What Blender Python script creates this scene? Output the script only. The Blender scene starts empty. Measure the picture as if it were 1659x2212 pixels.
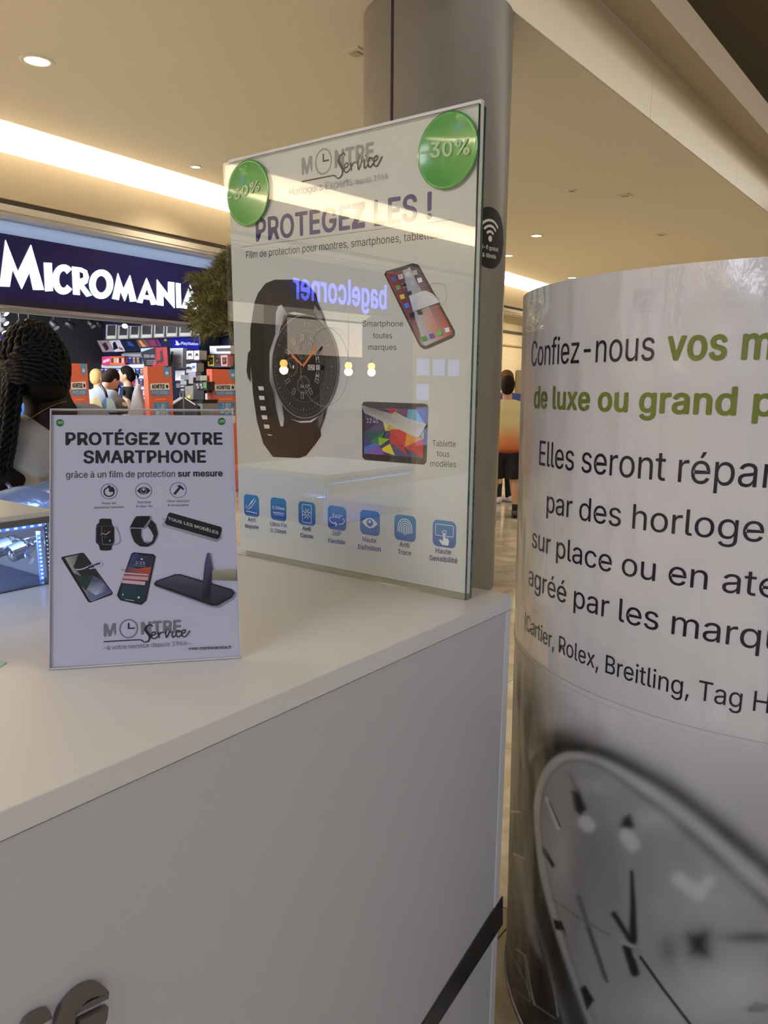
import bpy, bmesh, math, random
import numpy as np
from mathutils import Vector, Matrix

random.seed(7)
scene = bpy.context.scene
COL = scene.collection

# ------------------------------------------------------------------ camera
F_PX, PX, PY = 1670.86, 860.07, 1168.07
PITCH, ROLL = math.radians(11.4679), math.radians(-0.60212)
H = 1.5
cp, sp, cr, sr = math.cos(PITCH), math.sin(PITCH), math.cos(ROLL), math.sin(ROLL)
FW = Vector((0, cp, -sp)); DN = Vector((0, -sp, -cp)); RT = Vector((1, 0, 0))
CX = RT * cr + DN * sr
CD = DN * cr - RT * sr
CAM = Vector((0, 0, H))
cam_d = bpy.data.cameras.new('camera')
cam = bpy.data.objects.new('camera', cam_d)
COL.objects.link(cam)
cam.matrix_world = Matrix(((CX.x, -CD.x, -FW.x, CAM.x), (CX.y, -CD.y, -FW.y, CAM.y), (CX.z, -CD.z, -FW.z, CAM.z), (0, 0, 0, 1)))
cam_d.sensor_fit = 'HORIZONTAL'; cam_d.sensor_width = 36.0
cam_d.lens = F_PX / 1659 * 36.0
cam_d.shift_x = (829.5 - PX) / 1659
cam_d.shift_y = (PY - 1106) / 1659
cam_d.clip_start = 0.02; cam_d.clip_end = 200
scene.camera = cam

# ------------------------------------------------------------------ frames of the place
A0 = math.radians(36.908); F0 = math.radians(32.230)
B = Vector((math.sin(A0), math.cos(A0), 0)); A = Vector((-math.cos(A0), math.sin(A0), 0)); Z = Vector((0, 0, 1))
FD = Vector((math.sin(F0), math.cos(F0), 0)); FN = Vector((math.cos(F0), -math.sin(F0), 0))
P0 = Vector((-4.068, 8.028, 0))          # a point at the foot of the shop fronts
K = Vector((0.222, 1.456, 0))            # foot of the kiosk's corner
def ray(px, py): return CX * ((px - PX) / F_PX) + CD * ((py - PY) / F_PX) + FW
def onz(px, py, z):
    r = ray(px, py); return CAM + r * ((z - H) / r.z)
def onpl(px, py, p, n):
    r = ray(px, py); return CAM + r * ((p - CAM).dot(n) / r.dot(n))
def S(s, t, z): return P0 + FD * s - FN * t + Z * z      # shop frame: along the front, into the shop, up
def KK(a, b, z): return K + A * a + B * b + Z * z          # kiosk frame
def AB(a, b, z): return A * a + B * b + Z * z              # hall frame (from under the camera)

# ------------------------------------------------------------------ world, lights, exposure
def srgb(c):
    c = [x / 255 for x in c]
    return tuple(x / 12.92 if x <= .04045 else ((x + .055) / 1.055) ** 2.4 for x in c)
w = bpy.data.worlds.new('world'); scene.world = w; w.use_nodes = True
w.node_tree.nodes['Background'].inputs[0].default_value = (1.0, .9, .78, 1)
w.node_tree.nodes['Background'].inputs[1].default_value = .22
scene.view_settings.view_transform = 'Standard'
scene.view_settings.look = 'None'
scene.view_settings.exposure = 0.38
scene.view_settings.gamma = 1.0
try: scene.view_settings.use_curve_mapping = False
except Exception: pass
cy = scene.cycles
cy.max_bounces = 7; cy.diffuse_bounces = 3; cy.glossy_bounces = 4; cy.transmission_bounces = 5; cy.transparent_max_bounces = 10
cy.caustics_reflective = False; cy.caustics_refractive = False
cy.sample_clamp_indirect = 6.0
WARM = (1.0, .86, .66); WHITE = (1.0, .9, .74); COOL = (.62, .74, 1.0)
def area(name, loc, direction, sx, sy, power, col, xaxis=None, spread=None):
    d = bpy.data.lights.new(name, 'AREA'); d.shape = 'RECTANGLE'; d.size = sx; d.size_y = sy; d.energy = power; d.color = col
    if spread: d.spread = spread
    o = bpy.data.objects.new(name, d); COL.objects.link(o)
    zz = -Vector(direction).normalized()
    xx = (Vector(xaxis) if xaxis is not None else Vector((1, 0, 0)))
    xx = (xx - zz * xx.dot(zz)).normalized(); yy = zz.cross(xx)
    o.matrix_world = Matrix(((xx.x, yy.x, zz.x, loc[0]), (xx.y, yy.y, zz.y, loc[1]), (xx.z, yy.z, zz.z, loc[2]), (0, 0, 0, 1)))
    return o
CEIL = 3.9
area('cove_led_strip', S(9, .22, 3.60), (-FN * .25 + Z) * 1.0, 66, .05, 6800, WARM, FD)
area('void_fill_light', AB(-1.1, 12, 5.9), -Z, 20, 4, 360, (1.0, .92, .80), B)  # added fill light above the opening, no real skylight there
area("hall_fill_light", AB(1.0, -7, 4.0), (-Z * 1 + B * .35), 5, 3, 360, (.86, .88, 1.0), A)  # unseen fill added behind the camera to light counter, sign and poster
area('right_fill_light', AB(-5.2, -2.5, 2.2), (A * 1 + B * .12), 7, 1.6, 62, (.52, .66, 1.0), B)  # added cool fill, out of view, gives the kiosk front its blue cast
#area('far_hall_lamp', AB(2.0, 13, 3.8), -Z, 3, 8, 75, WARM, A)
#area('left_hall_lamp', AB(4.6, 1.5, 3.85), -Z, 1.2, 5, 42, WHITE, A)
area('games_shop_ceiling_lamp', S(1.2, 1.7, 2.84), -Z + FD * 1.1, 3.5, 2.4, 240, (.92, .95, 1.0), FD)
area('bagel_shop_lamp', S(-10, 1.2, 2.6), -Z + FN * .4, 3.6, 1.2, 14, WARM, FD)

# ------------------------------------------------------------------ materials
MATS = {}
def mat(name, col, rough=.5, metal=0.0, emit=None, estr=0.0, spec=.5, noise=.04, nscale=12, bump=0.0, bscale=60, coat=0.0, lin=False):
    if name in MATS: return MATS[name]
    m = bpy.data.materials.new(name); m.use_nodes = True
    nt = m.node_tree; p = nt.nodes['Principled BSDF']
    c = tuple(col) if lin else srgb(col)
    p.inputs['Roughness'].default_value = rough; p.inputs['Metallic'].default_value = metal
    p.inputs['Specular IOR Level'].default_value = spec
    if coat: p.inputs['Coat Weight'].default_value = coat; p.inputs['Coat Roughness'].default_value = .08
    tc = nt.nodes.new('ShaderNodeTexCoord'); nz = nt.nodes.new('ShaderNodeTexNoise')
    nz.inputs['Scale'].default_value = nscale; nz.inputs['Detail'].default_value = 3
    nt.links.new(tc.outputs['Object'], nz.inputs['Vector'])
    mx = nt.nodes.new('ShaderNodeMix'); mx.data_type = 'RGBA'
    mx.inputs[6].default_value = (*[x * (1 - noise) for x in c], 1); mx.inputs[7].default_value = (*[min(1, x * (1 + noise)) for x in c], 1)
    nt.links.new(nz.outputs['Fac'], mx.inputs[0]); nt.links.new(mx.outputs[2], p.inputs['Base Color'])
    if bump:
        n2 = nt.nodes.new('ShaderNodeTexNoise'); n2.inputs['Scale'].default_value = bscale; n2.inputs['Detail'].default_value = 4
        nt.links.new(tc.outputs['Object'], n2.inputs['Vector'])
        b = nt.nodes.new('ShaderNodeBump'); b.inputs['Strength'].default_value = bump; b.inputs['Distance'].default_value = .01
        nt.links.new(n2.outputs['Fac'], b.inputs['Height']); nt.links.new(b.outputs['Normal'], p.inputs['Normal'])
    if emit is not None:
        p.inputs['Emission Color'].default_value = (*srgb(emit), 1); p.inputs['Emission Strength'].default_value = estr
    MATS[name] = m; return m
def glass_mat(name, tint=(.97, .99, .975), ior=1.5, extra=0.0, rough=0.0):
    m = bpy.data.materials.new(name); m.use_nodes = True; nt = m.node_tree; nt.nodes.clear()
    out = nt.nodes.new('ShaderNodeOutputMaterial'); mx = nt.nodes.new('ShaderNodeMixShader')
    tr = nt.nodes.new('ShaderNodeBsdfTransparent'); gl = nt.nodes.new('ShaderNodeBsdfGlossy'); fr = nt.nodes.new('ShaderNodeLayerWeight')
    tr.inputs[0].default_value = (*tint, 1); gl.inputs['Roughness'].default_value = rough
    gl.inputs[0].default_value = (1, 1, 1, 1)
    f0 = ((ior - 1) / (ior + 1)) ** 2 + extra                      # Schlick's curve for one face of a thin sheet
    pw = nt.nodes.new('ShaderNodeMath'); pw.operation = 'POWER'; pw.inputs[1].default_value = 5
    ad = nt.nodes.new('ShaderNodeMath'); ad.operation = 'MULTIPLY_ADD'; ad.use_clamp = True; ad.inputs[1].default_value = 1 - f0; ad.inputs[2].default_value = f0
    nt.links.new(fr.outputs['Facing'], pw.inputs[0]); nt.links.new(pw.outputs[0], ad.inputs[0]); nt.links.new(ad.outputs[0], mx.inputs[0])
    nt.links.new(tr.outputs[0], mx.inputs[1]); nt.links.new(gl.outputs[0], mx.inputs[2]); nt.links.new(mx.outputs[0], out.inputs[0])
    return m
def attr_mat(name, rough=.45, coat=0.0, bump=None, spec=.5):
    m = bpy.data.materials.new(name); m.use_nodes = True; nt = m.node_tree; p = nt.nodes['Principled BSDF']
    a = nt.nodes.new('ShaderNodeAttribute'); a.attribute_name = 'Col'
    nt.links.new(a.outputs['Color'], p.inputs['Base Color']); p.inputs['Roughness'].default_value = rough
    p.inputs['Specular IOR Level'].default_value = spec
    if coat: p.inputs['Coat Weight'].default_value = coat; p.inputs['Coat Roughness'].default_value = .12
    if bump: bump(nt, p)
    return m
INK = attr_mat('printed_ink', .5, spec=.3)
GLASS = glass_mat('clear_glass', extra=.035)
ACRYL = glass_mat('clear_acrylic', (.985, .985, .99), 1.47, 0.0)
CASEGL = glass_mat('case_glass', (.8, .86, .95), 1.5, .02)
GEDGE = mat('green_glass_edge', (30, 84, 62), .12, noise=.2, coat=1)
PAPER = mat('white_paper', (222, 220, 216), .6, noise=.01)
WHITEP = mat('white_plastic', (225, 222, 216), .4, noise=.02)
BLACK = mat('black_plastic', (14, 14, 16), .45)

# ------------------------------------------------------------------ objects
WM = {}
def wm(o): return WM.get(o.name, Matrix.Identity(4)) if o is not None else Matrix.Identity(4)
def props(o, label=None, cat=None, group=None, kind=None):
    if label: o['label'] = label
    if cat: o['category'] = cat
    if group: o['group'] = group
    if kind: o['kind'] = kind
    return o
def thing(name, label, cat, loc=(0, 0, 0), group=None, kind=None, rotz=0.0):
    o = bpy.data.objects.new(name, None); COL.objects.link(o); o.empty_display_size = .05
    M = Matrix.Translation(Vector(loc)) @ Matrix.Rotation(rotz, 4, 'Z')
    o.matrix_world = M; WM[o.name] = M
    return props(o, label, cat, group, kind)
def link(name, me, parent=None, mats=(), smooth=False):
    for m in mats: me.materials.append(m)
    if parent is not None:
        me.transform(wm(parent).inverted())
    o = bpy.data.objects.new(name, me); COL.objects.link(o)
    if parent is not None: o.parent = parent; WM[o.name] = wm(parent)
    if smooth:
        me.polygons.foreach_set('use_smooth', [True] * len(me.polygons))
    me.update()
    return o
def copy_tree(o, offset, parent=None, label=None):
    c = o.copy(); COL.objects.link(c); c.parent = parent
    if parent is None: c.matrix_world = Matrix.Translation(offset) @ wm(o); WM[c.name] = c.matrix_world.copy()
    for ch in o.children: copy_tree(ch, offset, c)
    if label: c['label'] = label
    return c
class MB:
    """a mesh written in world coordinates"""
    def __init__(s): s.v = []; s.f = []; s.m = []
    def add(s, vs, fs, mi=0):
        n = len(s.v); s.v += [tuple(v) for v in vs]; s.f += [tuple(i + n for i in f) for f in fs]; s.m += [mi] * len(fs); return s
    def box(s, o, a, b, c, mi=0):
        o, a, b, c = map(Vector, (o, a, b, c))
        vs = [o, o + a, o + a + b, o + b, o + c, o + a + c, o + a + b + c, o + b + c]
        fs = [(0, 3, 2, 1), (4, 5, 6, 7), (0, 1, 5, 4), (1, 2, 6, 5), (2, 3, 7, 6), (3, 0, 4, 7)]
        if a.cross(b).dot(c) < 0: fs = [f[::-1] for f in fs]
        return s.add(vs, fs, mi)
    def cbox(s, c, size, ax=(Vector((1, 0, 0)), Vector((0, 1, 0)), Vector((0, 0, 1))), mi=0):
        a, b, d = [Vector(x) * k for x, k in zip(ax, size)]
        return s.box(Vector(c) - a / 2 - b / 2 - d / 2, a, b, d, mi)
    def slab(s, pts, off, mi=0):
        pts = [Vector(p) for p in pts]; off = Vector(off); n = len(pts)
        nr = Vector((0, 0, 0))
        for i in range(n): nr += pts[i].cross(pts[(i + 1) % n])
        if nr.dot(off) > 0: pts = pts[::-1]
        vs = pts + [p + off for p in pts]
        fs = [tuple(range(n)), tuple(range(2 * n - 1, n - 1, -1))] + [((i + 1) % n, i, n + i, n + (i + 1) % n) for i in range(n)]
        return s.add(vs, fs, mi)
    def tube(s, pts, r, n=8, mi=0, cap=True, up=None):
        pts = [Vector(p) for p in pts]; rr = r if isinstance(r, (list, tuple)) else [r] * len(pts); base = len(s.v); prev = None
        for i, p in enumerate(pts):
            t = (pts[min(i + 1, len(pts) - 1)] - pts[max(i - 1, 0)]).normalized()
            if prev is None:
                q = Vector((0, 0, 1)) if abs(t.z) < .9 else Vector((1, 0, 0)); x = t.cross(q).normalized()
            else: x = (prev - t * prev.dot(t)).normalized()
            prev = x; y = t.cross(x)
            for k in range(n):
                a = 2 * math.pi * k / n; s.v.append(tuple(p + (x * math.cos(a) + y * math.sin(a)) * rr[i]))
        for i in range(len(pts) - 1):
            for k in range(n):
                a = base + i * n + k; b = base + i * n + (k + 1) % n
                s.f.append((a, b, b + n, a + n)); s.m.append(mi)
        if cap:
            s.f.append(tuple(base + k for k in range(n))[::-1]); s.m.append(mi)
            e = base + (len(pts) - 1) * n; s.f.append(tuple(e + k for k in range(n))); s.m.append(mi)
        return s
    def lathe(s, c, prof, n=24, axis=None, mi=0):
        ax = Vector(axis).normalized() if axis is not None else Vector((0, 0, 1))
        q = Vector((1, 0, 0)) if abs(ax.x) < .9 else Vector((0, 1, 0)); x = ax.cross(q).normalized(); y = ax.cross(x); c = Vector(c)
        base = len(s.v)
        for r, h in prof:
            for k in range(n):
                a = 2 * math.pi * k / n; s.v.append(tuple(c + ax * h + (x * math.cos(a) + y * math.sin(a)) * r))
        for i in range(len(prof) - 1):
            for k in range(n):
                a = base + i * n + k; b = base + i * n + (k + 1) % n
                s.f.append((a, b, b + n, a + n)); s.m.append(mi)
        return s
    def ball(s, c, r, n=14, m=9, mi=0, ax=None):
        r = r if isinstance(r, (tuple, list)) else (r, r, r); c = Vector(c); ax = ax or (Vector((1, 0, 0)), Vector((0, 1, 0)), Vector((0, 0, 1)))
        base = len(s.v)
        for i in range(m + 1):
            th = math.pi * i / m
            for k in range(n):
                a = 2 * math.pi * k / n
                s.v.append(tuple(c + ax[0] * (r[0] * math.sin(th) * math.cos(a)) + ax[1] * (r[1] * math.sin(th) * math.sin(a)) + ax[2] * (r[2] * math.cos(th))))
        for i in range(m):
            for k in range(n):
                a = base + i * n + k; b = base + i * n + (k + 1) % n
                s.f.append((a, a + n, b + n, b)); s.m.append(mi)
        return s
    def build(s, name, mats, parent=None, smooth=False, bevel=0, label=None):
        me = bpy.data.meshes.new(name); me.from_pydata(s.v, [], s.f); me.validate()
        if len(me.polygons) == len(s.m): me.polygons.foreach_set('material_index', s.m)
        if not isinstance(mats, (list, tuple)): mats = [mats]
        bm = bmesh.new(); bm.from_mesh(me); bmesh.ops.remove_doubles(bm, verts=bm.verts, dist=1e-6)
        if bevel: bmesh.ops.bevel(bm, geom=[e for e in bm.edges if e.is_manifold and e.calc_face_angle(0) > .5], offset=bevel, segments=2, affect='EDGES', profile=.6)
        bm.to_mesh(me); bm.free()
        o = link(name, me, parent, mats, smooth)
        if label: o['label'] = label
        return o

# ------------------------------------------------------------------ flat printing
_txt = {}
try: FONT = bpy.data.fonts.load(bpy.utils.system_resource('DATAFILES', path='fonts') + '/Inter.woff2')   # Blender's own sans
except Exception: FONT = None
def glyphs(body, bold=0.0, plain=False):
    key = (body, bold, plain)
    if key in _txt: return _txt[key]
    c = bpy.data.curves.new('lettering', 'FONT'); c.body = body; c.size = 1; c.resolution_u = 4; c.space_character = 1 + bold * 1.2
    if FONT: c.font = FONT
    o = bpy.data.objects.new('lettering', c); COL.objects.link(o)
    dg = bpy.context.evaluated_depsgraph_get(); me = o.evaluated_get(dg).to_mesh()
    vs = [(v.co.x, v.co.y) for v in me.vertices]; fs = [tuple(p.vertices) for p in me.polygons]
    o.evaluated_get(dg).to_mesh_clear(); bpy.data.objects.remove(o); bpy.data.curves.remove(c)
    if FONT and 'Z' in body and not plain:                 # Inter's Z fills badly: lay it in by hand
        zx0, zx1 = glyphs('Z', bold, True)[2:]
        for i, ch_ in enumerate(body):
            if ch_ != 'Z': continue
            e1 = glyphs(body[:i + 1], bold, True)[3]; e0 = e1 - (zx1 - zx0); h = CAPH; t = .085
            fs = [f for f in fs if not all(e0 - .02 < vs[k][0] < e1 + .02 for k in f)]
            k = len(vs); vs += [(e0, h), (e1, h), (e1, h - t), (e0 + .125, t), (e1, t), (e1, 0), (e0, 0), (e0, t), (e1 - .125, h - t), (e0, h - t)]
            fs += [(k, k + 9, k + 8, k + 2, k + 1), (k + 8, k + 7, k + 3, k + 2), (k + 7, k + 6, k + 5, k + 4, k + 3)]
    if bold > 0 and not plain:
        n = len(vs); bv, bf = [], []
        for i in range(8):
            dx, dy = bold * .85 * math.cos(i * math.pi / 4), bold * .6 * math.sin(i * math.pi / 4)
            bf += [tuple(k + len(bv) for k in f) for f in fs]; bv += [(x + dx, y + dy) for x, y in vs]
        vs, fs = bv, bf
    x0 = min(v[0] for v in vs); x1 = max(v[0] for v in vs)
    _txt[key] = (vs, fs, x0, x1); return _txt[key]
CAPH = .7
CAPH = max(v[1] for v in glyphs('H')[0])
def catmull(pts, n=6):
    out = []; P = [pts[0]] + list(pts) + [pts[-1]]
    for i in range(1, len(P) - 2):
        for k in range(n):
            t = k / n; a, b, c, d = P[i - 1], P[i], P[i + 1], P[i + 2]
            out.append(tuple(.5 * (2 * b[j] + (c[j] - a[j]) * t + (2 * a[j] - 5 * b[j] + 4 * c[j] - d[j]) * t * t + (3 * b[j] - a[j] - 3 * c[j] + d[j]) * t ** 3) for j in range(2)))
    out.append(tuple(pts[-1])); return out
class Print:
    """flat ink laid on a surface: points go through pix() to the surface's own (u, v), then to3d(u, v, layer)"""
    def __init__(s, pix, to3d, step=.00012):
        s.pix = pix; s.to3d = to3d; s.v = []; s.f = []; s.c = []; s.layer = 1; s.step = step; s.sub = None
    def raw(s, uv, faces, cols):
        n = len(s.v); s.v += [s.to3d(u, v, s.layer * s.step) for u, v in uv]
        s.f += [tuple(i + n for i in f) for f in faces]; s.c += cols
    def poly(s, pts, col, cols=None, uv=False):
        q = [tuple(p) if uv else s.pix(*p) for p in pts]
        cc = [(*srgb(c), 1) for c in cols] if cols else [(*srgb(col), 1)] * len(q)
        s.raw(q, [tuple(range(len(q)))], cc); s.layer += 1; return s
    def line(s, pts, w, col, closed=False, uv=False, smooth=0):
        q = [tuple(p) if uv else s.pix(*p) for p in pts]
        if smooth: q = catmull(q, smooth)
        n = len(q); ws = w if isinstance(w, (list, tuple)) else [w] * n
        if len(ws) != n: ws = [ws[min(len(ws) - 1, int(i * len(ws) / n))] for i in range(n)]
        vs = []
        for i in range(n):
            a = q[(i - 1) % n] if (closed or i > 0) else q[i]; b = q[(i + 1) % n] if (closed or i < n - 1) else q[i]
            dx, dy = b[0] - a[0], b[1] - a[1]; L = math.hypot(dx, dy) or 1; nx, ny = -dy / L * ws[i] / 2, dx / L * ws[i] / 2
            vs += [(q[i][0] + nx, q[i][1] + ny), (q[i][0] - nx, q[i][1] - ny)]
        m = n if closed else n - 1
        fs = [(2 * i, 2 * i + 1, (2 * i + 3) % (2 * n), (2 * i + 2) % (2 * n)) for i in range(m)]
        s.raw(vs, fs, [(*srgb(col), 1)] * len(vs)); s.layer += 1; return s
    def text(s, body, L, R, top, col, bold=0.0, fit=None, shear=0.0, uv=False, hscale=1.0):
        """L,R baseline ends; top = point above L at capital height"""
        vs, fs, x0, x1 = glyphs(body, bold)
        if fit: _, _, x0, x1 = glyphs(fit, bold)
        l, r, t = (L, R, top) if uv else (s.pix(*L), s.pix(*R), s.pix(*top))
        ex = ((r[0] - l[0]) / (x1 - x0), (r[1] - l[1]) / (x1 - x0)); hy = (t[1] - l[1]) / CAPH * hscale
        uvs = [(l[0] + ex[0] * (x - x0) + shear * y * hy, l[1] + ex[1] * (x - x0) + hy * y) for x, y in vs]
        n = len(s.v); m = max(1, len(uvs) // (8 if bold > 0 else 1))
        s.v += [s.to3d(u, v, s.layer * s.step + (i // m) * 1.2e-5) for i, (u, v) in enumerate(uvs)]
        s.f += [tuple(i + n for i in f) for f in fs]; s.c += [(*srgb(col), 1)] * len(uvs); s.layer += 1; return s
    def ctext(s, body, cx, y, wd, h, col, bold=0.0):      # centred, in pixels: centre x, baseline y, width, cap height
        return s.text(body, (cx - wd / 2, y), (cx + wd / 2, y), (cx - wd / 2, y - h), col, bold)
    def disc(s, c, rx, ry, col, n=36, cols=None):
        return s.poly([(c[0] + rx * math.cos(2 * math.pi * i / n), c[1] + ry * math.sin(2 * math.pi * i / n)) for i in range(n)], col, cols)
    def ring(s, c, rx, ry, w, col, n=40):
        return s.line([(c[0] + rx * math.cos(2 * math.pi * i / n), c[1] + ry * math.sin(2 * math.pi * i / n)) for i in range(n)], w, col, closed=True)
    def build(s, name, parent, m=None, label=None):
        me = bpy.data.meshes.new(name); me.from_pydata([tuple(v) for v in s.v], [], s.f)
        at = me.color_attributes.new('Col', 'FLOAT_COLOR', 'POINT')
        at.data.foreach_set('color', [x for c in s.c for x in c])
        o = link(name, me, parent, [m or INK])
        if label: o['label'] = label
        return o
def rrect(x0, y0, x1, y1, r, n=4):
    out = []
    for cx_, cy_, a0 in ((x1 - r, y0 + r, -90), (x1 - r, y1 - r, 0), (x0 + r, y1 - r, 90), (x0 + r, y0 + r, 180)):
        for k in range(n + 1):
            a = math.radians(a0 + 90 * k / n); out.append((cx_ + r * math.cos(a), cy_ + r * math.sin(a)))
    return out
# ------------------------------------------------------------------ the hall
def marble(name, seed):
    m = bpy.data.materials.new(name); m.use_nodes = True; nt = m.node_tree; p = nt.nodes['Principled BSDF']
    tc = nt.nodes.new('ShaderNodeTexCoord'); n1 = nt.nodes.new('ShaderNodeTexNoise'); n1.inputs['Scale'].default_value = 1.6; n1.inputs['Detail'].default_value = 8; n1.inputs['Distortion'].default_value = 1.4
    nt.links.new(tc.outputs['Object'], n1.inputs['Vector'])
    r = nt.nodes.new('ShaderNodeValToRGB'); r.color_ramp.elements[0].position = .42; r.color_ramp.elements[0].color = (*srgb((206, 198, 178)), 1)
    r.color_ramp.elements[1].position = .62; r.color_ramp.elements[1].color = (*srgb((226, 218, 198)), 1)
    e = r.color_ramp.elements.new(.5); e.color = (*srgb((184, 172, 148)), 1)
    nt.links.new(n1.outputs['Fac'], r.inputs[0]); nt.links.new(r.outputs[0], p.inputs['Base Color']); p.inputs['Roughness'].default_value = .12
    return m
MARBLE = marble('polished_marble', 1)
CEILM = mat('ceiling_paint', (220, 215, 204), .85, noise=.015)
FASC = mat('fascia_paint', (192, 179, 156), .6, noise=.02)
SOFF = mat('soffit_paint', (176, 164, 146), .7, noise=.02)
TRIMD = mat('dark_groove', (92, 86, 78), .6)
TRIMW = mat('white_trim', (214, 210, 202), .5)
DARKC = mat('upper_ceiling_paint', (120, 106, 80), .8)
WALLB = mat('beige_wall_paint', (222, 208, 180), .7)
BLACKW = mat('black_wall_paint', (13, 13, 18), .7)
GREYW = mat('dark_grey_panel', (38, 38, 44), .6)
GROUT = mat('grout', (150, 140, 120), .8)
def struct(o): o['kind'] = 'structure'; return o

fl = struct(MB().box(AB(-14, -24, -.12), A * 40, B * 74, Z * .112).build('floor', GROUT))
TS = .9
base_tile = None
for i in range(-2, 9):
    for j in range(-1, 15):
        if base_tile is None:
            tb = MB().box(Vector((0, 0, -.008)), A * (TS - .004), B * (TS - .004), Z * .008)
            base_tile = tb.build('tile', MARBLE, fl); o = base_tile; me_t = o.data
        else:
            o = bpy.data.objects.new('tile', me_t); COL.objects.link(o); o.parent = fl
        o.location = AB(i * TS, j * TS, 0)
# the rest of the same tiling, beyond what can be picked apart
mb = MB()
for i in range(-12, 26):
    for j in range(-24, 48):
        if -2 <= i < 9 and -1 <= j < 15: continue
        mb.box(AB(i * TS, j * TS, -.008), A * (TS - .004), B * (TS - .004), Z * .008)
props(mb.build('paving', MARBLE, fl), kind='stuff')

def flat(name, pts, th, m): return struct(MB().slab(pts, th).build(name, m))
flat('ceiling', [AB(2.834, -24, CEIL), AB(2.834, 46, CEIL), S(44, .6, CEIL), S(-24, .6, CEIL)], Z * .06, CEILM)
flat('wall_left', [S(-24, .55, 3.15), S(44, .55, 3.15), S(44, .55, 3.9), S(-24, .55, 3.9)], -FN * .05, FASC)
tr = struct(MB().box(S(-24, 0, 3.27), FD * 68, -FN * .05, Z * .43).build('trim_1', FASC))
struct(MB().box(S(-24, .03, 3.215), FD * 68, -FN * .05, Z * .055).build('trim_2', TRIMD))
struct(MB().box(S(-24, -.01, 3.15), FD * 68, -FN * .07, Z * .065).build('trim_3', TRIMW))
# opening over the hall: fascia in long panels, ledge, second fascia, dark ceiling above
f1 = struct(MB().box(AB(2.832, -24, 3.905), B * 70, A * .03, Z * .53).build('trim_4', SOFF))
jb = onpl(1405, 248, AB(2.82, 0, 0), A).dot(B)
pan = MB().box(Vector((0, 0, 0)), B * 2.994, A * .012, Z * .54).build('panel', mat('panel_paint', (206, 196, 174), .22, noise=.02, spec=.6), f1)
pm = pan.data
for i in range(-9, 14):
    o = pan if i == -9 else bpy.data.objects.new('panel', pm)
    if i > -9: COL.objects.link(o); o.parent = f1
    o.location = AB(2.819, jb + i * 3.0, 3.9)
struct(MB().box(AB(2.512, -24, 4.44), B * 70, A * .4, Z * .03).build('trim_5', SOFF))
struct(MB().box(AB(2.505, -24, 4.436), B * 70, A * .004, Z * .284).build('trim_6', mat('upper_fascia_paint', (170, 158, 140), .6)))
struct(MB().box(AB(2.52, -24, 4.72), B * 70, A * .6, Z * .03).build('trim_7', SOFF))
flat('ceiling_upper', [AB(5.5, -24, 6.3), AB(5.5, 46, 6.3), AB(-8, 46, 6.3), AB(-8, -24, 6.3)], Z * .05, DARKC)
flat('wall_right', [AB(-7.2, -24, 0), AB(-7.2, 46, 0), AB(-7.2, 46, 6.3), AB(-7.2, -24, 6.3)], -A * .1, WALLB)
flat('wall_back', [AB(-7.2, -20, 0), AB(12, -20, 0), AB(12, -20, 6.3), AB(-7.2, -20, 6.3)], -B * .1, WALLB)
flat('wall_far', [AB(-7.2, 42, 0), AB(14, 42, 0), AB(14, 42, 6.3), AB(-7.2, 42, 6.3)], B * .1, WALLB)
# shop-front wall between and beyond the shops
def front(n, s0, s1, z0=0, z1=3.15, t=.3, m=WALLB): return struct(MB().box(S(s0, t, z0), FD * (s1 - s0), -FN * .1, Z * (z1 - z0)).build(n, m))
front('wall_front', 3.7, 40); front('wall_front_left', -8.0, -3.6); front('wall_front_end', -24, -11.9)
struct(MB().box(S(6.0, .27, 2.72), FD * 30, -FN * .04, Z * .05).build('trim_8', TRIMD))
struct(MB().box(S(6.0, .27, 2.42), FD * 30, -FN * .04, Z * .03).build('trim_9', mat('tan_line', (186, 166, 126), .6)))
struct(MB().box(S(-24, .6, 3.12), FD * 68, FN * .6, Z * .02).build('ceiling_soffit', TRIMW))
dd = onpl(1111, 900, S(0, .28, 0), FN); s_d = (dd - P0).dot(FD)
dr = struct(MB().box(S(s_d, .2, 0), FD * 1.6, -FN * .08, Z * 1.86).build('door_1', mat('grey_door', (132, 124, 104), .5)))
MB().box(S(s_d + .35, .19, 1.35), FD * .3, -FN * .012, Z * .06).build('door_handle', BLACK, dr)
# round column with an upright recessed joint
CC = Vector((0.235, 5.80, 0)); CR = .505
COLM = mat('column_paint', (122, 119, 115), .32, noise=.015, spec=.4)
def colhit(px, py, r=CR):
    v = ray(px, py); o = CAM - CC; a = v.x ** 2 + v.y ** 2; b = 2 * (o.x * v.x + o.y * v.y); c = o.x ** 2 + o.y ** 2 - r * r
    t = (-b - math.sqrt(max(0, b * b - 4 * a * c))) / (2 * a); return CAM + v * t
j = colhit(847, 130) - CC; ja = math.atan2(j.y, j.x)
pts = []; gw = .012 / CR
n = 96
for k in range(n + 1):
    a = ja + gw + (2 * math.pi - 2 * gw) * k / n; pts.append(CC + Vector((math.cos(a) * CR, math.sin(a) * CR, 0)))
for da in (-gw, gw): pts.append(CC + Vector((math.cos(ja + da) * (CR - .03), math.sin(ja + da) * (CR - .03), 0)))
col = struct(MB().slab(pts, Z * CEIL).build('column', COLM, smooth=False)); col['label'] = 'round grey column behind the large poster'; 
for p in col.data.polygons: p.use_smooth = len(p.vertices) == 4
col.data.set_sharp_from_angle(angle=.5) if hasattr(col.data, 'set_sharp_from_angle') else None
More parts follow.
